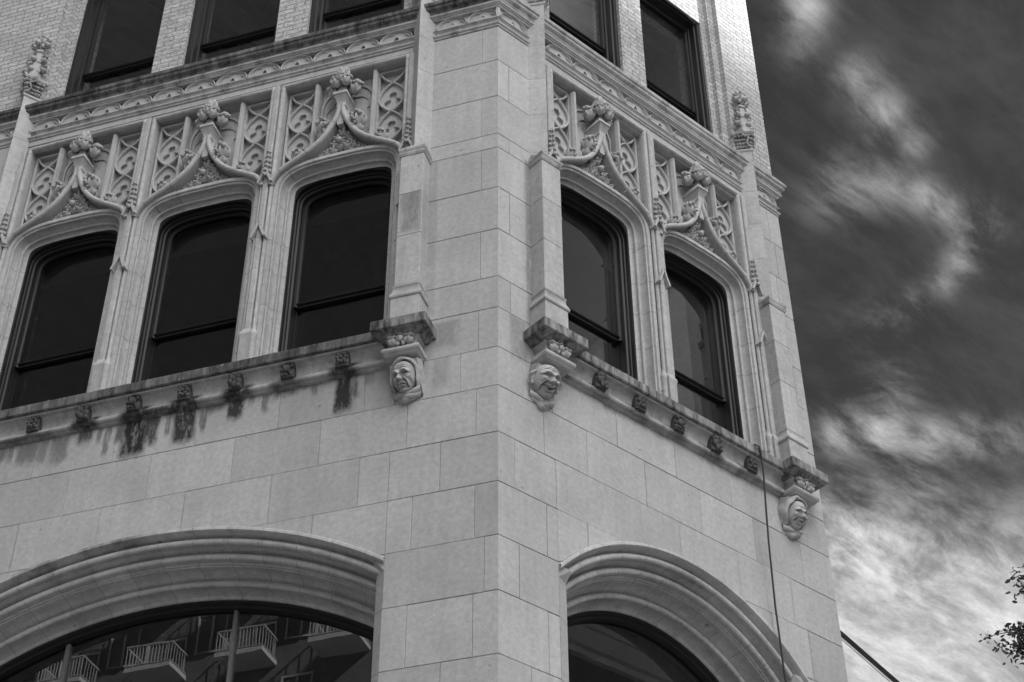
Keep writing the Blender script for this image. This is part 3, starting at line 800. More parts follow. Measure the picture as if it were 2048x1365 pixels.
# ---- string course, frieze and cornice
def fr_arch():
    m = MB(); a, b, n = .161, .136, 24
    ell = lambda k: [(-a*k*math.cos(math.pi*i/n), b*k*math.sin(math.pi*i/n)**.85) for i in range(n + 1)]
    m.sweep(ell(1.0), [(.010, -.08), (.010, .010), (.003, .022), (-.008, .010), (-.008, -.08)])
    # foiled plate with a dark trefoil opening at its foot
    N = 40; out, inn = [], []
    for i in range(N):
        t = math.pi*i/(N-1)
        out.append((-a*.97*math.cos(t), b*.97*math.sin(t)**.85))
        k = t/math.pi; r = .030 + .026*math.exp(-((k - .5)/.17)**2) + .016*math.exp(-((k - .06)/.08)**2) + .016*math.exp(-((k - .94)/.08)**2)
        inn.append((-r*1.0*math.cos(t), max(0, r*1.25*math.sin(t))))
    m.grid([[(s, d, z) for s, z in out] for d in (-.085, .0)] + [[(s, [.004, -.004, -.006, .0][j], z) for s, z in [(o[0]*(1-j/3) + q[0]*j/3, o[1]*(1-j/3) + q[1]*j/3) for o, q in zip(out, inn)]] for j in range(4)]
           + [[(s, -.084, z) for s, z in inn]])
    # cusps at the shoulders
    cus = []
    for i in range(49):
        t = math.pi*i/48; r = .112 + .022*abs(math.sin(2.5*t))**.6
        cus.append((-r*1.05*math.cos(t), r*.93*math.sin(t)))
    m.sweep(cus, [(.003, -.03), (.003, .004), (0, .008), (-.003, .004), (-.003, -.03)])
    for sg in (-1, 1):
        m.ball((sg*.075, -.018, .008), (.02, .012, .012), 1, 0, 0, 6)
    # rosette at the springing
    for i in range(5): m.ball((-.1715 + .014*math.cos(i*1.2566), .018, .006 + .014*math.sin(i*1.2566)), .0095, i, 0, 0, 5)
    m.ball((-.1715, .026, .006), .008, 1, 0, 0, 5)
    return Proto('frieze_arch', m, M_ST, smooth=40)
FRA = fr_arch()
ZN = 13.872
def cap_prof(): return [(-.12, 14.33), (.06, 14.235), (.092, 14.214), (.097, 14.206), (.095, 14.168), (.088, 14.160), (.082, 14.158), (.078, 14.128), (.070, 14.118), (.052, 14.105), (.046, 14.085), (.044, 14.078)]
def low_prof():
    p = [(.044, 14.078), (.052, 14.070)]
    p += [(.036 + .017*math.cos(t), 14.052 + .017*math.sin(t)) for t in (1.0, .5, 0, -.5, -1.0, -1.5)]
    p += [(.034, 14.032), (.036, 14.024), (.024, 14.018), (.022, 14.004), (-.02, 14.0)]
    return p
def fri_prof():
    p = [(-.02, 13.871), (.018, 13.871), (.020, 13.858), (.010, 13.852), (-.004, 13.835), (-.008, 13.815), (-.002, 13.80)]
    p += [(.003 + .020*math.cos(t), 13.782 + .018*math.sin(t)) for t in (1.2, .8, .4, 0, -.4, -.8, -1.2)]
    return p + [(.006, 13.760), (.008, 13.745), (-.002, 13.738), (-.03, 13.735)]
for F in 'LR':
    B = BAY[F]
    k0 = CT if F == 'L' else -CT
    kend = 1.0 if F == 'R' else 0.0
    K0 = -CT
    m = MB(); cuts = [0, B['butt'][0], B['butt'][1], B['end']]
    for a, b in zip(cuts[:-1], cuts[1:]):
        x = a; n = max(1, round((b - a)/.8))
        for i in range(n):
            x0 = a + (b - a)*i/n; x1 = a + (b - a)*(i+1)/n
            m.tone = rng.gauss(0, .1)
            m.run(x0 + (.002 if x0 else 0), x1 - (.002 if x1 < B['end'] else 0), cap_prof(), K0 if x0 == 0 else 0, kend if x1 == B['end'] else 0)
    co = part(m, 'cornice', M_DK if F == 'L' else M_CAP, root, F, smooth=25)
    m = MB(); m.run(0, B['end'], low_prof(), K0, kend, 12); m.run(0, B['end'], fri_prof(), K0, kend, 12)
    put(m.build('string_course', M_CAP if F == 'L' else M_ST, F, smooth=35), co, FM[F])
    m = MB(); m.run(0, B['end'], [(-.5, 14.2), (-.03, 14.2), (-.03, 14.004), (-.085, 13.999), (-.085, 13.86), (-.5, 13.86)], K0 if True else 0, 0, 8)
    m.run(B['b0'] - .1, B['b1'] + .1, [(-.3, 13.87), (-.012, 13.87), (-.006, 13.73), (-.004, 13.728), (-.004, 13.672), (-.022, 13.664), (-.022, 13.596), (-.3, 13.596)], 0, 0, 8)
    put(m.build('lintel_band', M_ST, F, smooth=20), co, FM[F])
    # one arch per 0.343 m, butting at the corner post
    nodes = [.003 + .303, ] if F == 'L' else [.372]
    xs = [.152 + .0, .455] if F == 'L' else [.186]
    for x in xs: FRA.place(co, at(F, x, ZN, 13.9) @ Matrix.Diagonal((.88 if F == 'L' else 1.0, 1, 1, 1)))
    s = 1.02 if F == 'L' else .77
    while s < (4.95 if F == 'L' else 3.25):
        FRA.place(co, at(F, s, ZN, 13.9)); s += .3435 if F == 'L' else .3405
    if F == 'R': FRA.place(co, at(F, 3.66, ZN, 13.9) @ Matrix.Diagonal((.98, 1, 1, 1)))
    else:
        for x in (5.35, 5.69, 6.03, 6.37): FRA.place(co, at(F, x, ZN, 13.9))
m = MB(); m.stack([(z, [(-.02, -.03), (-.02, .008), (0, .016), (.02, .008), (.02, -.03)]) for z in (13.87, 14.01)])
put(m.build('corner_post', M_ST), root, Matrix.Identity(4) @ Matrix.Rotation(rad((math.degrees(AR) - math.degrees(AL))/2), 4, 'Z'))

# ---- carved heads
def gs(x, z, cx, cz, rx, rz): return math.exp(-((x - cx)/rx)**2 - ((z - cz)/rz)**2)
def ridge(x, z, pts, r):
    best = 9
    for (ax, az), (bx, bz) in zip(pts[:-1], pts[1:]):
        vx, vz = bx - ax, bz - az; t = max(0, min(1, ((x - ax)*vx + (z - az)*vz)/(vx*vx + vz*vz)))
        best = min(best, math.hypot(x - ax - t*vx, z - az - t*vz))
    return math.exp(-(best/r)**2)
def mir(pts): return [(-a, b) for a, b in pts]
def sstep(a, b, x):
    t = max(0.0, min(1.0, (x - a)/(b - a))); return t*t*(3 - 2*t)
def head(kind):
    m = MB(); NU, NV = 100, 124
    a, h, dp = ((.094, .150, .085), (.108, .160, .095), (.090, .150, .085))[kind]
    F_ = {  # brow, socket, eye, bag, cheek, fold, nose(top, tip), wing, mouth groove, upper lip, lower lip, wrinkles
        0: dict(brow=[(.07, .17), (.28, .33), (.50, .36), (.74, .20)], ba=.021, eye=(.36, .10), fold=[(.18, -.12), (.34, -.28), (.43, -.50), (.38, -.66)], nose=(.22, -.20), nw=.13,
                mouth=[(0, -.47), (.20, -.48), (.36, -.60)], ma=.016, up=[(0, -.40), (.22, -.42), (.34, -.53)], lo=[(0, -.55), (.16, -.56), (.26, -.63)], cheek=(.56, -.06), ca=.016, wr=[[(0, .50), (.3, .54), (.6, .46)], [(0, .64), (.3, .67)]]),
        1: dict(brow=[(.09, .30), (.30, .44), (.56, .42), (.76, .28)], ba=.020, eye=(.37, .22), fold=[(.20, -.06), (.42, -.16), (.60, -.38), (.58, -.62)], nose=(.28, -.10), nw=.17,
                mouth=[(0, -.44), (.24, -.42), (.44, -.32)], ma=.034, up=[(0, -.31), (.24, -.31), (.42, -.26)], lo=[(0, -.60), (.22, -.57), (.42, -.42)], cheek=(.54, .0), ca=.028, wr=[[(0, .60), (.3, .64), (.6, .56)], [(0, .74), (.3, .76)]]),
        2: dict(brow=[(.10, .27), (.34, .38), (.64, .28)], ba=.013, eye=(.36, .15), fold=[(.18, -.10), (.38, -.20), (.55, -.40)], nose=(.22, -.13), nw=.13,
                mouth=[(0, -.44), (.22, -.42), (.50, -.28)], ma=.018, up=[(0, -.35), (.2, -.36), (.42, -.28)], lo=[(0, -.53), (.2, -.52), (.38, -.42)], cheek=(.53, -.05), ca=.024, wr=[[(0, .52), (.4, .55)]])}[kind]
    rows = []
    for j in range(NV + 1):
        v = -1 + 2*j/NV; row = []
        wv = (1 - abs(v)**2.7)**(1/2.2) if abs(v) < 1 else 0
        if v < -.2: wv *= 1 - .22*sstep(-.2, -1, v)
        for i in range(NU + 1):
            th = -1.7 + 3.4*i/NU
            X = math.sin(th)*wv; A = abs(X); e = 0.0
            f = max(0, math.cos(th))**.4
            ex, ez = F_['eye']
            e += F_['ba']*ridge(A, v, F_['brow'], .085)
            e -= .024*gs(A, v, ex, ez, .19, .105)
            e += .019*gs(A, v, ex + .01, ez - .015, .105, .055)
            lid = [(ex - .17, ez - .03), (ex - .05, ez + .055), (ex + .08, ez + .055), (ex + .2, ez - .02)]
            e += .007*ridge(A, v, lid, .028); e -= .007*ridge(A, v, [(p, q + .055) for p, q in lid], .026)
            e += .006*ridge(A, v, [(ex - .15, ez - .075), (ex, ez - .10), (ex + .16, ez - .06)], .032); e -= .007*ridge(A, v, [(ex - .16, ez - .14), (ex, ez - .17), (ex + .2, ez - .10)], .035)
            e += F_['ca']*gs(A, v, F_['cheek'][0], F_['cheek'][1], .20, .15)
            e -= .018*ridge(A, v, F_['fold'], .052)
            e += .010*ridge(A, v, [(p + .10, q + .02) for p, q in F_['fold']], .055)
            nt, nb = F_['nose']; t = max(0, min(1, (nt - v)/(nt - nb)))
            fall = math.exp(-((nb - v)/.055)**2) if v < nb else 1.0
            fall *= 1 - sstep(nt, nt + .22, v)
            e += (.014 + .034*t**1.3)*math.exp(-(X/(.085 + (F_['nw'] - .085)*t))**2)*fall
            e += .017*gs(A, v, F_['nw']*1.15, nb + .02, .065, .055)
            e -= .012*gs(A, v, F_['nw']*.75, nb - .075, .05, .03)
            e += .010*ridge(A, v, F_['up'], .055); e += .016*ridge(A, v, F_['lo'], .05); e -= F_['ma']*ridge(A, v, F_['mouth'], .030 if kind != 1 else .055)
            if kind == 1: e += .016*ridge(A, v, [(0, -.385), (.2, -.375), (.34, -.33)], .022)      # teeth
            e -= .009*gs(A, v, 0, -.68, .3, .05); e += .022*gs(A, v, 0, -.83, .26, .12)
            for w_ in F_['wr']: e -= .005*ridge(A, v, w_, .026)
            if kind == 0: e -= .010*ridge(A, v, [(.07, .20), (.06, .40)], .03); e -= .012*gs(A, v, .66, -.38, .10, .22)
            row.append((a*math.sin(th)*wv, dp*math.cos(th)*wv + e*f*1.5 + .050 + .0016*math.sin(23*X + 9*v)*math.sin(31*v - 7*X), h*v))
        rows.append(row)
    m.grid(rows)
    def cowl(r0, d0, folds, amp, t0=-.70):
        n = 64; rr = []
        for k, (rk, dk) in enumerate(((1.02, .012), (1.06, .050), (1.14, .066), (1.24, .060), (1.31, .040), (1.35, .010), (1.38, -.05))):
            row = []
            for i in range(n + 1):
                t = t0 + (math.pi - 2*t0)*i/n; w_ = 1 + amp*math.sin(folds*t + k*.9)*(.3 + .12*k)
                zz = math.sin(t)
                row.append((a*rk*r0*w_*math.cos(t), dk + d0 + .010*math.sin(5*t + k*1.3)*(k > 1), h*(rk*w_*zz*(1.0 if zz > 0 else 1.12)) + .006))
            rr.append(row)
        m.grid(rr)
    def cloth(k, z, s_, dz, tilt):
        n = 18
        rr = []
        for q_ in range(5):
            row = []
            for i in range(n + 1):
                t = i/n; x = a*s_*(2*t - 1); bow = math.sin(math.pi*t)
                row.append((x, [.0, .045, .058, .045, -.01][q_] + .055*bow*(1 - .12*q_) + .006*math.sin(9*t + k*2), z + [.03, .022, 0, -.022, -.03][q_]*1.1 - dz*bow + tilt*(t - .5) + .004*math.sin(7*t + k)))
            rr.append(row)
        m.grid(rr)
    if kind == 0:
        cowl(1.0, 0.0, 6, .018)
        cloth(0, -h*.90, 1.22, .030, .020); cloth(1, -h*1.10, 1.16, .022, -.030); cloth(2, -h*1.28, 1.02, .016, .03)
        m.plan([(-a*1.3, -.06), (-a*1.25, .03), (a*1.25, .03), (a*1.3, -.06)], -h*1.2, h*1.05)
    elif kind == 2:
        cowl(1.06, .012, 9, .035); 
        for k in range(3): cloth(k, -h*(.92 + .17*k), 1.25 - .16*k, .034 - .006*k, (.03, -.02, .03)[k])
        m.plan([(-a*1.3, -.06), (-a*1.25, .03), (a*1.25, .03), (a*1.3, -.06)], -h*1.2, h*1.05)
    else:
        for sg in (1, -1):
            pts = [(sg*a*(.93 + .30*math.sin(math.pi*min(1, i/15))**.7), .040 + .012*math.cos(i*.3), h*(.46 - .78*i/18)) for i in range(19)]
            m.tube(pts, [.009 + .008*math.sin(math.pi*i/18) for i in range(19)], 8)
            m.ball((sg*a*1.0, .030, h*.08), (.022, .022, .055), 2, 0, 0, 8); m.ball((sg*a*1.04, .046, -h*.28), (.016, .016, .022), 3, 0, 0, 8)
        for k in range(3): cloth(k, -h*(.95 + .16*k), 1.08 - .20*k, .036, (-.02, .02, -.03)[k])
        m.plan([(-a*.98, -.06), (-a*.95, .04), (a*.95, .04), (a*.98, -.06)], -h*1.1, h*.92)
    m.stack([(-h*1.62, [(-a*.35, -.06), (-a*.25, .0), (a*.25, .0), (a*.35, -.06)]), (-h*1.2, [(-a*.95, -.06), (-a*.7, .07), (a*.7, .07), (a*.95, -.06)]), (-h*.8, [(-a*1.1, -.06), (-a*.8, .07), (a*.8, .07), (a*1.1, -.06)])])
    return m
HT = (-8, -6, -4)
HEADS = {('L', 0): (0, 'stern carved stone head in a close hood with turned-down mouth', .738), ('R', 0): (1, 'laughing carved stone head with big ears and open mouth', .428),
         ('R', 1): (2, 'smiling carved stone head in a loose monk hood', 3.345), ('L', 1): (0, None, 5.06)}

# ---- buttresses
for F in 'LR':
    B = BAY[F]
    for bi, c in enumerate(B['butt']):
        hw = .108
        m = MB()
        def R(h_, d): return [(c - h_, -.02), (c - h_, d - .004), (c - h_ + .004, d), (c + h_ - .004, d), (c + h_, d - .004), (c + h_, -.02)]
        zs = [10.58, 11.134, 11.139, 11.622, 11.627, 12.10]
        m.tone = .01
        m.stack([(z, R(hw, .16)) for z in (10.57, 11.133)]); m.tone = -.03; m.stack([(z, R(hw, .16)) for z in (11.139, 11.622)]); m.tone = .02; m.stack([(z, R(hw, .16)) for z in (11.628, 12.11)])
        m.stack([(z, R(hw - .004, .155)) for z in (10.5, 12.1)])
        m.tone = 0
        m.stack([(10.156, R(hw + .018, .178)), (10.427, R(hw + .018, .178)), (10.435, R(hw + .030, .188)), (10.45, R(hw + .033, .192)), (10.47, R(hw + .026, .186)), (10.50, R(hw + .012, .172)), (10.53, R(hw + .008, .168)),
                 (10.548, R(hw + .010, .170)), (10.556, R(hw + .014, .174)), (10.568, R(hw + .012, .172)), (10.576, R(hw, .16))])
        bt = part(m, 'buttress', M_BUT, root, F, smooth=30)
        m = MB()
        dia = lambda r, d: [(c - r, -.02), (c - r, .0), (c, d), (c + r, .0), (c + r, -.02)]
        m.stack([(12.085, [(c - hw - .006, -.02), (c - hw - .006, .10), (c - hw - .006, .166), (c + hw + .006, .166), (c + hw + .006, .10), (c + hw + .006, -.02)]),
                 (12.11, [(c - hw - .016, -.02), (c - hw - .016, .10), (c - hw - .016, .176), (c + hw + .016, .176), (c + hw + .016, .10), (c + hw + .016, -.02)]),
                 (12.125, [(c - hw - .008, -.02), (c - hw - .008, .10), (c - hw - .008, .170), (c + hw + .008, .170), (c + hw + .008, .10), (c + hw + .008, -.02)]),
                 (12.15, [(c - hw - .018, -.02), (c - hw - .018, .10), (c - hw - .018, .180), (c + hw + .018, .180), (c + hw + .018, .10), (c + hw + .018, -.02)]),
                 (12.17, [(c - hw - .018, -.02), (c - hw - .018, .10), (c - hw - .018, .180), (c + hw + .018, .180), (c + hw + .018, .10), (c + hw + .018, -.02)]),
                 (12.24, [(c - hw, -.02), (c - hw, .02), (c - .02, .128), (c + .02, .128), (c + hw, .02), (c + hw, -.02)])])
        put(m.build('buttress_cap', M_CAP, F, smooth=20), bt, FM[F])
        m = MB()
        for z0, z1 in zip([12.18, 12.289, 12.779, 13.266, 13.735, 14.12], [12.286, 12.776, 13.263, 13.732, 14.117, 14.33]):
            m.tone = rng.gauss(0, .04); r = .108 if z0 < 14.1 else .098
            m.stack([(z0, dia(r, .125)), (z1, dia(r, .125))])
        m.stack([(12.2, dia(.104, .121)), (14.3, dia(.094, .119))])
        m.tone = 0
        m.stack([(14.325, dia(.098, .125)), (14.335, dia(.112, .142)), (14.352, dia(.116, .148)), (14.366, dia(.108, .138)), (14.372, dia(.09, .115))])
        put(m.build('diagonal_shaft', M_ST, F, smooth=20), bt, FM[F])
        # leafy capital and pinnacle above the cornice
        m = MB()
        m.stack([(14.37, dia(.085, .11)), (14.43, dia(.09, .12)), (14.52, dia(.115, .15)), (14.565, dia(.135, .175))])
        m.stack([(14.565, dia(.145, .185)), (14.575, dia(.15, .195)), (14.605, dia(.15, .195)), (14.615, dia(.135, .18))])
        q = random.Random(11 + bi)
        for sgn in (1, -1):
            for i in range(6):
                for j in range(4):
                    t = (i + .5)/6; z = 14.40 + .045*j; r0 = .088 + .040*(j/3)**1.5
                    m.ball((c + sgn*r0*t*1.05, .01 + (r0*1.3)*(1 - t), z), (.017 + .01*q.random(), .02, .017 + .008*q.random()), i + j*7, 4, .12, 6)
            m.tube([(c + sgn*.02, .125, 14.385), (c + sgn*.055, .115, 14.43), (c + sgn*.05, .145, 14.49), (c + sgn*.09, .10, 14.545)], .012, 6)
        put(m.build('leaf_capital', M_CAP, F, smooth=50), bt, FM[F])
        m = MB()
        sqr = lambda r, d: [(c - r, .0), (c - r*.9, d*.75), (c, d), (c + r*.9, d*.75), (c + r, .0)]
        m.stack([(14.61, sqr(.085, .14)), (14.80, sqr(.068, .12)), (15.02, sqr(.05, .10)), (15.03, sqr(.062, .115)), (15.055, sqr(.062, .115)), (15.065, sqr(.036, .085)), (15.17, sqr(.03, .08))])
        for z, w_ in ((14.745, .098), (14.90, .080), (15.155, .072)):
            for sg in (1, -1):
                m.ball((c + sg*w_, .06, z), (.036, .04, .034), int(z*10), 5, .03, 10); m.ball((c + sg*(w_ + .012), .075, z + .03), (.034, .03, .014), 1, 0, .08, 8)
                m.ball((c + sg*(w_ - .035), .085, z - .03), (.022, .022, .03), 3, 0, .1, 7)
            m.ball((c, .13, z - .01), (.030, .035, .034), 5, 5, .05, 8)
        m.ball((c, .06, 15.22), (.05, .05, .06), 2, 6, .08, 10)
        for i in range(6): m.ball((c + .045*math.cos(i*1.05), .06 + .045*math.sin(i*1.05), 15.27), .018, i, 0, .1, 6)
        put(m.build('pinnacle', M_ST, F, smooth=50), bt, FM[F])
        # bracket: slab, corbel, leaves, head
        m = MB(); c2 = c + (.02 if F == 'L' else .025)
        Q = lambda h_, d: [(c2 - h_, -.02), (c2 - h_, d - .006), (c2 - h_ + .006, d), (c2 + h_ - .006, d), (c2 + h_, d - .006), (c2 + h_, -.02)]
        m.stack([(10.020, Q(.168, .185)), (10.034, Q(.185, .205)), (10.044, Q(.192, .215)), (10.050, Q(.195, .222)), (10.056, Q(.215, .24)), (10.060, Q(.232, .258)), (10.066, Q(.236, .262)), (10.150, Q(.236, .262)), (10.158, Q(.230, .256)), (10.17, Q(.18, .2))])
        put(m.build('bracket_slab', M_SLAB, F, smooth=20), bt, FM[F])
        m = MB()
        m.stack([(9.838, Q(.115, .125)), (9.846, Q(.138, .160)), (9.852, Q(.142, .165)), (9.86, Q(.142, .168)), (9.868, Q(.156, .182)), (9.885, Q(.162, .190)), (9.902, Q(.160, .188)), (9.915, Q(.150, .176)), (9.92, Q(.138, .162)),
                 (9.93, Q(.128, .150)), (9.955, Q(.118, .138)), (9.985, Q(.116, .136)), (10.008, Q(.125, .145)), (10.026, Q(.15, .17))])
        put(m.build('corbel', M_ST, F, smooth=40), bt, FM[F])
        m = MB()
        for sg in (1, -1):
            m.ball((c2 + sg*.066, .165, 9.968), (.040, .038, .036), 3, 6, .04, 12); m.ball((c2 + sg*.07, .172, 10.006), (.046, .036, .016), 4, 5, .10, 10)
            m.ball((c2 + sg*.022, .175, 9.944), (.018, .02, .022), 4, 0, .03, 8)
        for sg in (1, -1):
            for i in range(5): m.ball((c2 + sg*(.045 + .016*i), .185 - .006*abs(i - 2), 10.012 + .007*(i % 2)), (.012, .014, .010), i, 0, .15, 6)
        m.ball((c2, .185, 9.985), (.028, .028, .030), 8, 7, .04, 10)
        for i in range(6): m.ball((c2 + .036*math.cos(i*1.05), .168, 9.985 + .036*math.sin(i*1.05)), (.016, .014, .014), i, 0, .05, 7)
        m.tube([(c2 - .02, .18, 10.02), (c2, .2, 10.035), (c2 + .03, .175, 10.02)], .008, 6)
        put(m.build('leaf_knot', M_ST, F, smooth=60), bt, FM[F])
        kind, lab, hs = HEADS[(F, bi)]
        hm = head(kind)
        o = put(hm.build('carved_head', M_HEAD, smooth=70), bt, at(F, hs, 9.684, 9.6) @ Matrix.Translation((0, -.035, 0)) @ Matrix.Diagonal((1.04, 1, .86, 1)) @ Matrix.Rotation(rad(HT[kind]), 4, 'Z') @ Matrix.Rotation(rad(24), 4, 'X'))
        if lab: o['label'] = lab

# ---- pale rough brick storey above the cornice
def brick_storey(F):
    B = BAY[F]; m = MB(); zb, zt, zh = 14.15, 18.2, 16.42
    w = .50 if F == 'R' else .515
    op = [(c - w, c + w) for c in B['cen']]
    m.box(0, op[0][0] - .20, -.5, 0, zb, zt) if False else None
    a0 = op[0][0]; a1 = op[-1][1]
    # end piers stand forward in two steps, window piers lie back
    m.grid([[(0, 0, z), (a0 - .17, 0, z), (a0 - .17, -.06, z), (a0 - .08, -.06, z), (a0 - .08, -.115, z), (a0, -.115, z), (a0, -.5, z), (CT*.5, -.5, z)] for z in (zb, zt)], True, True)
    m.grid([[(B['end'], 0, z), (a1 + .17, 0, z), (a1 + .17, -.06, z), (a1 + .08, -.06, z), (a1 + .08, -.115, z), (a1, -.115, z), (a1, -.5, z), (B['end'], -.5, z)] for z in (zb, zt)], True, True)
    for (p, q), (r, s) in zip(op[:-1], op[1:]): m.box(q, r, -.5, -.10, zb, zt)
    for p, q in op: m.box(p, q, -.5, -.12, zh, zt)
    m.box(a0 - .01, a1 + .01, -.5, -.108, 17.3, zt + .1)
    o = part(m, 'brick_wall', M_BR, root, F, smooth=0)
    def fr_():
        f = MB(); z0, z1 = 14.24, zh
        f.sweep([(-w, z0), (-w, z1), (w, z1), (w, z0), (-w, z0)][:4], [(.0, -.14), (-.035, -.142), (-.04, -.17), (-.06, -.175), (-.065, -.235), (-.085, -.24), (-.09, -.30), (.0, -.30)])
        f.box(-w, w, -.30, -.12, 14.16, 14.27)
        for sg in (1, -1): f.box(*sorted((sg*(w - .09), sg*(w - .115))), -.30, -.255, 14.9, z1 - .08)
        f.box(-w + .09, w - .09, -.30, -.25, z1 - .13, z1 - .08)
        return f
    FRM = Proto('square_sash_window', fr_(), M_FR, smooth=20)
    b = w - .088
    pu = MB(); pu.add([(-b, -.275, 14.9), (b, -.275, 14.9), (b, -.275, zh - .09), (-b, -.275, zh - .09)], [(0, 1, 2, 3)])
    pl_ = MB(); pl_.add([(-b, -.305, 14.26), (b, -.305, 14.26), (b, -.305, 14.9), (-b, -.305, 14.9)], [(0, 1, 2, 3)])
    PU, PL = Proto('pane', pu, M_GLU, smooth=0), Proto('pane', pl_, M_GLU, smooth=0)
    rl = MB(); rl.run(-b, b, [(-.32, 14.93), (-.245, 14.93), (-.238, 14.922), (-.245, 14.91), (-.262, 14.905), (-.264, 14.885), (-.32, 14.88)])
    RL = Proto('meeting_rail', rl, M_FR, smooth=20)
    for c in B['cen']:
        W_ = at(F, c, 0, 14.3); f = FRM.place(root, W_); PU.place(f, W_); PL.place(f, W_); RL.place(f, W_)
for F in 'LR': brick_storey(F)

# ---- big arched ground-storey openings
def roll_(u, d, r, a0, a1, n=9): return [(u + r*math.sin(a0 + (a1 - a0)*i/(n-1)), d + r*math.cos(a0 + (a1 - a0)*i/(n-1))) for i in range(n)]
APROF = [(0, -.02), (0, .024), (.005, .030), (.027, .029), (.036, .016), (.040, -.012), (.046, -.040), (.056, -.060), (.070, -.066)]
APROF += roll_(.094, -.050, .026, -1.9, 2.1) + [(.118, -.090), (.124, -.120), (.136, -.150), (.150, -.160)]
APROF += roll_(.176, -.140, .027, -1.9, 1.6) + [(.203, -.160), (.204, -.174), (.217, -.176), (.219, -.192), (.228, -.194), (.230, -.25), (.244, -.305), (.266, -.338), (.280, -.342)]
APROF += roll_(.302, -.330, .024, -1.8, 1.9) + [(.324, -.37), (.330, -.41), (.344, -.438), (.366, -.450), (.370, -.46), (.370, -.66)]
for F in 'LR':
    B = BAY[F]; zc = B['atop'] - B['ar']; m = MB()
    n = 15 if F == 'L' else 13
    hl = lambda d: B['ah'] + .003 - B['cw']*min(1, max(0, -d/.065))
    tmax = math.asin(min(.999, hl(-1)/(B['ar'] - .37)))
    for k in range(n):                         # voussoirs
        m.tone = rng.gauss(0, .05)
        rows = []
        for i in range(7):
            row = []
            for u, d in APROF:
                r = B['ar'] - u; th = math.asin(min(.999, hl(d)/r))
                g_ = .0013/r
                t = -tmax + 2*tmax*(k + i/6)/n
                t += g_ if i == 0 else -g_ if i == 6 else 0
                t = max(-th, min(th, t))
                row.append((B['ac'] + r*math.sin(t), d, zc + r*math.cos(t)))
            rows.append(row)
        m.grid(rows)
        if k == 0: m.add(rows[0], [list(range(len(APROF)))])
        if k == n - 1: m.add(rows[-1], [list(range(len(APROF)))])
    am = part(m, 'arch_moulding', M_MOL if F == 'L' else M_MO, root, F, smooth=30)
    m = MB()
    rr = B['ar'] - .375; AH = B['ah'] - B['cw']; th = math.asin(min(.999, AH/rr)) 
    pts = [(B['ac'] + rr*math.sin(-th + 2*th*i/50), zc + rr*math.cos(-th + 2*th*i/50)) for i in range(51)]
    pts = [(B['ac'] - AH, 4.0)] + pts + [(B['ac'] + AH, 4.0)]
    m.sweep(pts, [(.0, -.455), (-.02, -.458), (-.026, -.48), (-.05, -.485), (-.055, -.51), (-.06, -.56), (0, -.56)])
    fr_o = part(m, 'arched_shop_window', M_FR, root, F, smooth=30)
    m = MB(); m.add([(x, -.535, z) for x, z in pts], [list(range(len(pts)))])
    put(m.build('pane', M_GLB, F, smooth=0), fr_o, FM[F])
    m = MB()
    for s in ((2.30, 3.75, .99) if F == 'L' else (3.0,)):
        m.box(s - .016, s + .016, -.56, -.51, 4.0, arch_z(B, s) - .39)
    m.box(B['ac'] - AH, B['ac'] + AH, -.57, -.49, 4.6, 4.68)
    put(m.build('glazing_bar', M_FRG, F, smooth=0), fr_o, FM[F])

# ---- rooms behind the glass
for F in 'LR':
    B = BAY[F]; e = B['end'] - .1
    m = MB()
    for z0, z1 in ((3.9, 9.6), (9.75, 13.6), (14.0, 17.5)):
        m.add([(s, d, z) for s in (.5, e) for d in (-.56, -4.5) for z in (z0, z1)], [(0, 2, 3, 1), (4, 6, 7, 5), (2, 6, 7, 3), (0, 4, 6, 2)])
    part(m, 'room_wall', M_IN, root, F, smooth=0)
    m = MB()
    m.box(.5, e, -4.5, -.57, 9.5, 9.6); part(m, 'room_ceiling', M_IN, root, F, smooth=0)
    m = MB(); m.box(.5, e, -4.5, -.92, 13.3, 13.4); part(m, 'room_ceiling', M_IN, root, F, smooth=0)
    m = MB(); m.box(.5, e, -.90, -.57, 12.60, 13.4); part(m, 'added_reflection_band', M_TRIM, root, F, smooth=0)  # pale block added behind the panes to imitate a light band of reflection
    m = MB(); m.box(.5, e, -4.5, -.57, 17.2, 17.3)
    cu = part(m, 'beamed_ceiling', M_CE, root, F, smooth=0)
    m = MB()
    for k in range(9):
        y = -.9 - .42*k
        if F == 'L':
            s0 = 1.0 + .75*k; m.plan([(s0, -.58), (s0 + .16, -.58), (s0 + .16 - 2.4, -4.45), (s0 - 2.4, -4.45)], 17.0, 17.199)
        else: m.box(.5, e, y - .06, y + .06, 17.0, 17.199)
    put(m.build('ceiling_beam', M_IN, F, smooth=0), cu, FM[F])
# bulk of the building: end wall, rear, roof
m = MB()
for A_ in (lambda: 0,):
    B = BAY['R']; e = B['end']
    m.box(e - .3, e, -9, -.55, 0, 18.2)
put(m.build('end_wall', M_WR, 'R', smooth=0, do_shear=False), root, FM['R'])
m = MB(); m.box(6.45, 6.75, -9, -.55, 0, 18.2); put(m.build('end_wall', M_WL, 'L', smooth=0, do_shear=False), root, FM['L'])
pr = [FM['L'] @ Vector((-6.75, .02, 0)), Vector((0, .02, 0)), FM['R'] @ Vector((3.845, .02, 0)), FM['R'] @ Vector((3.845, 9, 0)), FM['L'] @ Vector((-6.75, 9, 0))]
m = MB(); m.grid([[(p.x, p.y, z) for p in pr] for z in (18.2, 18.5)], True, True)
m.add([(p.x, p.y, z) for z in (0, 18.2) for p in (pr[3], pr[4])], [(0, 1, 3, 2)])
put(m.build('roof', M_IN, raw=True, smooth=0), root, Matrix.Identity(4))
m = MB(); e = 3.845
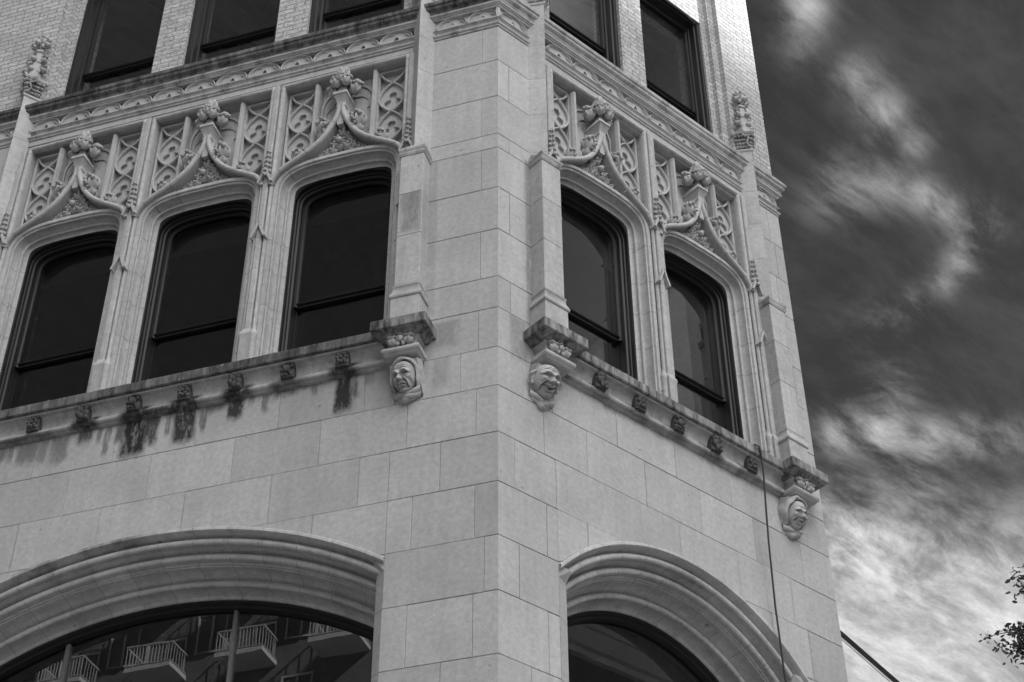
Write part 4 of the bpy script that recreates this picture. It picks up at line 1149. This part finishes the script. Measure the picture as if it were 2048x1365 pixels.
m.add([(e, -.02, 9.80), (e, -.12, 9.80), (e + .06, -.02, 9.79), (e + .06, -.12, 9.79), (e, -.02, 9.70), (e, -.12, 9.70), (e + .015, -.02, 9.70), (e + .015, -.12, 9.70)],
      [(0, 2, 3, 1), (0, 4, 6, 2), (2, 6, 7, 3), (1, 3, 7, 5), (4, 5, 7, 6)])
put(m.build('wall_bracket', M_MO, 'R', smooth=0, do_shear=False), root, FM['R'])

# ---------------------------------------------------------------- cable hanging over the ledge
m = MB()
pts = [(2.845, -.05, 10.19), (2.845, .06, 10.185), (2.852, .13, 10.175), (2.872, .153, 10.15), (2.882, .158, 10.08), (2.885, .155, 9.9), (2.893, .13, 9.6), (2.905, .10, 9.2), (2.925, .07, 8.6), (2.955, .055, 8.0), (2.99, .05, 7.2), (3.0, .045, 5.0), (3.0, .04, .14)]
m.tube(pts, .0085, 8)
o = put(m.build('cable', M_CAB, 'R', do_shear=False), None, FM['R'])
tag(o, 'thin black cable hanging from the stone ledge down the right wall', 'cable')

# ---------------------------------------------------------------- sloping pole beyond the right-hand corner
A = FM['R']
p0 = A @ Vector((4.659, .6, 9.273)); p1 = A @ Vector((5.415, .6, 9.025))
dirp = (p1 - p0).normalized(); p0 = p0 - dirp*.9; zdrop = -dirp.z; L_ = (p0.z - .1)/zdrop
hd = Vector((dirp.x, dirp.y, 0))
t_ = empty('metal_awning', tuple(p0 + Vector((0, 0, 0))))
tag(t_, 'dark sloping metal awning bar with a thin wire below it, beyond the right wall', 'awning')
def PO(x, dz=0): return tuple(p0 + dirp*x + Vector((0, 0, dz)))
m = MB(); m.tube([PO(0), PO(2.5), PO(5.0)], .024, 12)
put(m.build('sloping_bar', M_MET, raw=True), t_, Matrix.Identity(4))
m = MB(); m.tube([PO(0, -.055), PO(2.5, -.066), PO(5.0, -.055)], .006, 6)
put(m.build('wire', M_TRIM, raw=True), t_, Matrix.Identity(4))
m = MB(); e = p0 + dirp*5.0; m.tube([(e.x, e.y, e.z), (e.x, e.y, .004)], .05, 10)
put(m.build('post', M_MET, raw=True), t_, Matrix.Identity(4))

# ---------------------------------------------------------------- tree at the right edge
def cam_pt(x, y, dist):
    v = Vector(((x - 1024)/3307.717, -(y - 682.5)/3307.717, -1)).normalized()
    return Vector((0, -10, 1.6)) + cm.to_3x3() @ v*dist
def tree():
    q = random.Random(21)
    base = Vector((11.2, 12.0, .004))
    r = empty('street_tree', tuple(base)); tag(r, 'leafy tree whose dark branch tips reach in at the right edge', 'tree')
    trunk = MB(); leaves = MB()
    top = base + Vector((.1, .2, 6.0))
    trunk.tube([tuple(base), tuple(base + Vector((.06, .02, 2.5))), tuple(base + Vector((.02, .12, 4.5))), tuple(top), tuple(top + Vector((.1, 0, 3.0))), tuple(top + Vector((0, .1, 5.5)))], [.24, .18, .15, .12, .07, .02], 10)
    tips = []
    def branch(a, b, r0, k=0):
        n = 6; pts = []
        for i in range(n + 1):
            t = i/n; p = a.lerp(b, t) + Vector((q.uniform(-1, 1), q.uniform(-1, 1), q.uniform(-1, 1)))*.03*(a - b).length*(0 if i in (0, n) else 1) + Vector((0, 0, .12*math.sin(math.pi*t)))
            pts.append(p)
        trunk.tube([tuple(p) for p in pts], [r0*(1 - .85*i/n) + .004 for i in range(n + 1)], 6)
        return pts
    def twig(a, b, n=26, size=.055):
        pts = branch(a, b, .008)
        for i in range(n):
            t = q.random(); k = min(5, int(t*6)); p = pts[k].lerp(pts[k+1], t*6 - k) + Vector((q.gauss(0, .045), q.gauss(0, .045), q.gauss(0, .045)))
            leaf(p, size*q.uniform(.7, 1.25))
    def leaf(p, s):
        u = Vector((q.gauss(0, 1), q.gauss(0, 1), q.gauss(0, .7))).normalized(); w = u.cross(Vector((q.gauss(0, 1), q.gauss(0, 1), q.gauss(0, 1)))).normalized(); nrm = u.cross(w)
        L = [p, p + u*s*.35 + w*s*.26 + nrm*s*.05, p + u*s*.75 + w*s*.22, p + u*s*1.05 + nrm*s*.08, p + u*s*.75 - w*s*.22, p + u*s*.35 - w*s*.26 + nrm*s*.05]
        leaves.add([tuple(x) for x in L], [(0, 1, 2, 3), (0, 3, 4, 5)])
    # crown, outside the picture
    for k in range(46):
        a = top + Vector((0, 0, q.uniform(-2.2, 4.6)))
        ang = q.uniform(0, 6.28); R_ = q.uniform(1.2, 2.7)*(1 - .06*abs(a.z - 7))
        b = a + Vector((math.cos(ang)*R_, math.sin(ang)*R_, q.uniform(.2, 1.5)))
        if b.x < 9.3: b.x = 9.4 + .6*q.random()
        pts = branch(a, b, .035)
        for i in range(6):
            c = pts[q.randrange(2, 7)]; twig(c, c + Vector((q.uniform(-.2, .7), q.gauss(0, .5), q.gauss(.1, .4))), 34)
    # the sprays that reach into view (about 23 m from the camera)
    DD = 23.0
    def cp(x, y): return cam_pt(x, y, DD)
    hub = cp(2150, 1290)
    branch(top + Vector((0, 0, 2.0)), hub, .05); branch(top + Vector((0, 0, 3.5)), cp(2140, 1165), .04)
    for (x0, y0), (x1, y1), n in (((2150, 1290), (1968, 1278), 46), ((2120, 1290), (2008, 1262), 40), ((2110, 1300), (1992, 1300), 40), ((2110, 1300), (2014, 1316), 44), ((2100, 1290), (2030, 1270), 60), ((2090, 1310), (2034, 1300), 60),
                                  ((2110, 1290), (2044, 1260), 46), ((2100, 1320), (2040, 1318), 46), ((2120, 1180), (2030, 1156), 40), ((2130, 1150), (2034, 1136), 22), ((2110, 1200), (2032, 1192), 26), ((2110, 1180), (2040, 1180), 36), ((2100, 1340), (2046, 1330), 26)):
        twig(cp(x0, y0), cp(x1, y1), int(n*1.6), .080)
    put(trunk.build('trunk', M_BARK, raw=True, smooth=60), r, Matrix.Identity(4))
    put(leaves.build('crown', M_LEAF, raw=True, smooth=0), r, Matrix.Identity(4))
tree()

# ---------------------------------------------------------------- the street's other side, seen in the glass
def block(name, label, cat, F, d, s0, s1, H, depth, wallmat, basez=0.0):
    r = empty(name, tuple(FM[F] @ Vector((SG[F]*(s0 + s1)/2, -d, .004)))); tag(r, label, cat)
    m = MB(); m.box(s0, s1, d, d + depth, .006, H); put(m.build('wall', wallmat, F, smooth=0, do_shear=False), r, FM[F])
    m = MB(); m.box(s0 - .25, s1 + .25, d - .3, d + depth + .2, H, H + .5); m.box(s0 - .12, s1 + .12, d - .15, d + .1, H - .35, H)
    put(m.build('parapet', M_CON, F, smooth=0, do_shear=False), r, FM[F])
    return r
# windows face the street: their front is towards -d
def win_mesh(w, h):
    f = MB(); f.sweep([(-w/2, 0), (-w/2, h), (w/2, h), (w/2, 0), (-w/2, 0)], [(0, -.05), (-.06, -.05), (-.06, .1), (0, .1)]); f.box(-.04, .04, -.05, .1, .09, h - .09)
    return f
apt = block('apartment_block', 'dark brick apartment block with railed balconies across the left street', 'building', 'L', 33.4, 3, 52, 68, 12, M_APT)
dm = Proto('balcony_door', win_mesh(1.5, 1.5), M_TRIM, smooth=0); dp = MB(); dp.add([(-.7, .04, .05), (.7, .04, .05), (.7, .04, 1.45), (-.7, .04, 1.45)], [(0, 1, 2, 3)]); DP = Proto('pane', dp, M_IN, smooth=0)
wm = Proto('window', win_mesh(1.15, 1.5), M_TRIM, smooth=0); wp = MB(); wp.add([(-.55, .04, .05), (.55, .04, .05), (.55, .04, 1.45), (-.55, .04, 1.45)], [(0, 1, 2, 3)]); WP = Proto('pane', wp, M_IN, smooth=0)
bs = MB(); bs.box(-.85, .85, -1.15, 0, -.16, 0); BSL = Proto('balcony', bs, M_CON, smooth=0)
br_ = MB()
for i in range(15): x = -.82 + 1.64*i/14; br_.box(x - .011, x + .011, -1.13, -1.10, .06, .76)
for y in [-.9 + .18*i for i in range(5)]:
    for x in (-.82, .82): br_.box(x - .011, x + .011, y - .011, y + .011, .06, .76)
br_.box(-.85, .85, -1.14, -1.09, .74, .79); br_.box(-.85, .85, -1.14, -1.09, .05, .08)
for x in (-.83, .83): br_.box(x - .018, x + .018, -1.1, 0, .74, .79); br_.box(x - .018, x + .018, -1.1, 0, .05, .08)
BRL = Proto('railing', br_, M_RAIL, smooth=0)
# proto meshes are drawn with d growing outward from the street, so mirror them into the block's wall plane
def face(F, s, d, z): return FM[F] @ Matrix.Translation((SG[F]*s, -d, z))
for fl in range(4):
    zf = 22.6 + 2.85*fl
    for k in range(5):
        s = 16.4 + 3.3*k
        Wm = face('L', s, 33.4, zf)
        b = BSL.place(apt, Wm); BRL.place(b, Wm)
        d_ = dm.place(apt, Wm); DP.place(d_, Wm)
    for k in range(4):
        s = 18.05 + 3.3*k
        Wm = face('L', s, 33.4, zf + .75); w_ = wm.place(apt, Wm); WP.place(w_, Wm)
tow = block('brick_tower', 'tall brown brick tower with narrow windows across the right street', 'building', 'R', 30.0, 37.2, 76, 53, 14, M_TWR)
tw = MB(); pts = [(-.35, 0), (-.35, 2.0)] + [(-.35*math.cos(math.pi*i/8), 2.0 + .5*math.sin(math.pi*i/8)) for i in range(1, 8)] + [(.35, 2.0), (.35, 0)]
tw.prism(pts, -.05, .03); TW = Proto('window', tw, M_IN, smooth=0)
for fl in range(3):
    for k in range(6): TW.place(tow, face('R', 38.4 + 1.5*k, 30.0, 41.5 + 3.4*fl))
low = block('corniced_building', 'dark brick building with a pale cornice beside the tower', 'building', 'R', 30.0, 14, 37.0, 32.2, 12, M_APT)
lc = MB(); lc.box(13.7, 37.1, 29.5, 30.0, 31.2, 31.7)
lc.box(13.8, 37.05, 29.75, 30.0, 30.95, 31.195)
put(lc.build('cornice', M_CON, 'R', smooth=0, do_shear=False), low, FM['R'])
for fl in range(3):
    for k in range(7):
        Wm = face('R', 16 + 3.0*k, 30.0, 27.6 - 3.2*fl); w_ = wm.place(low, Wm); WP.place(w_, Wm)
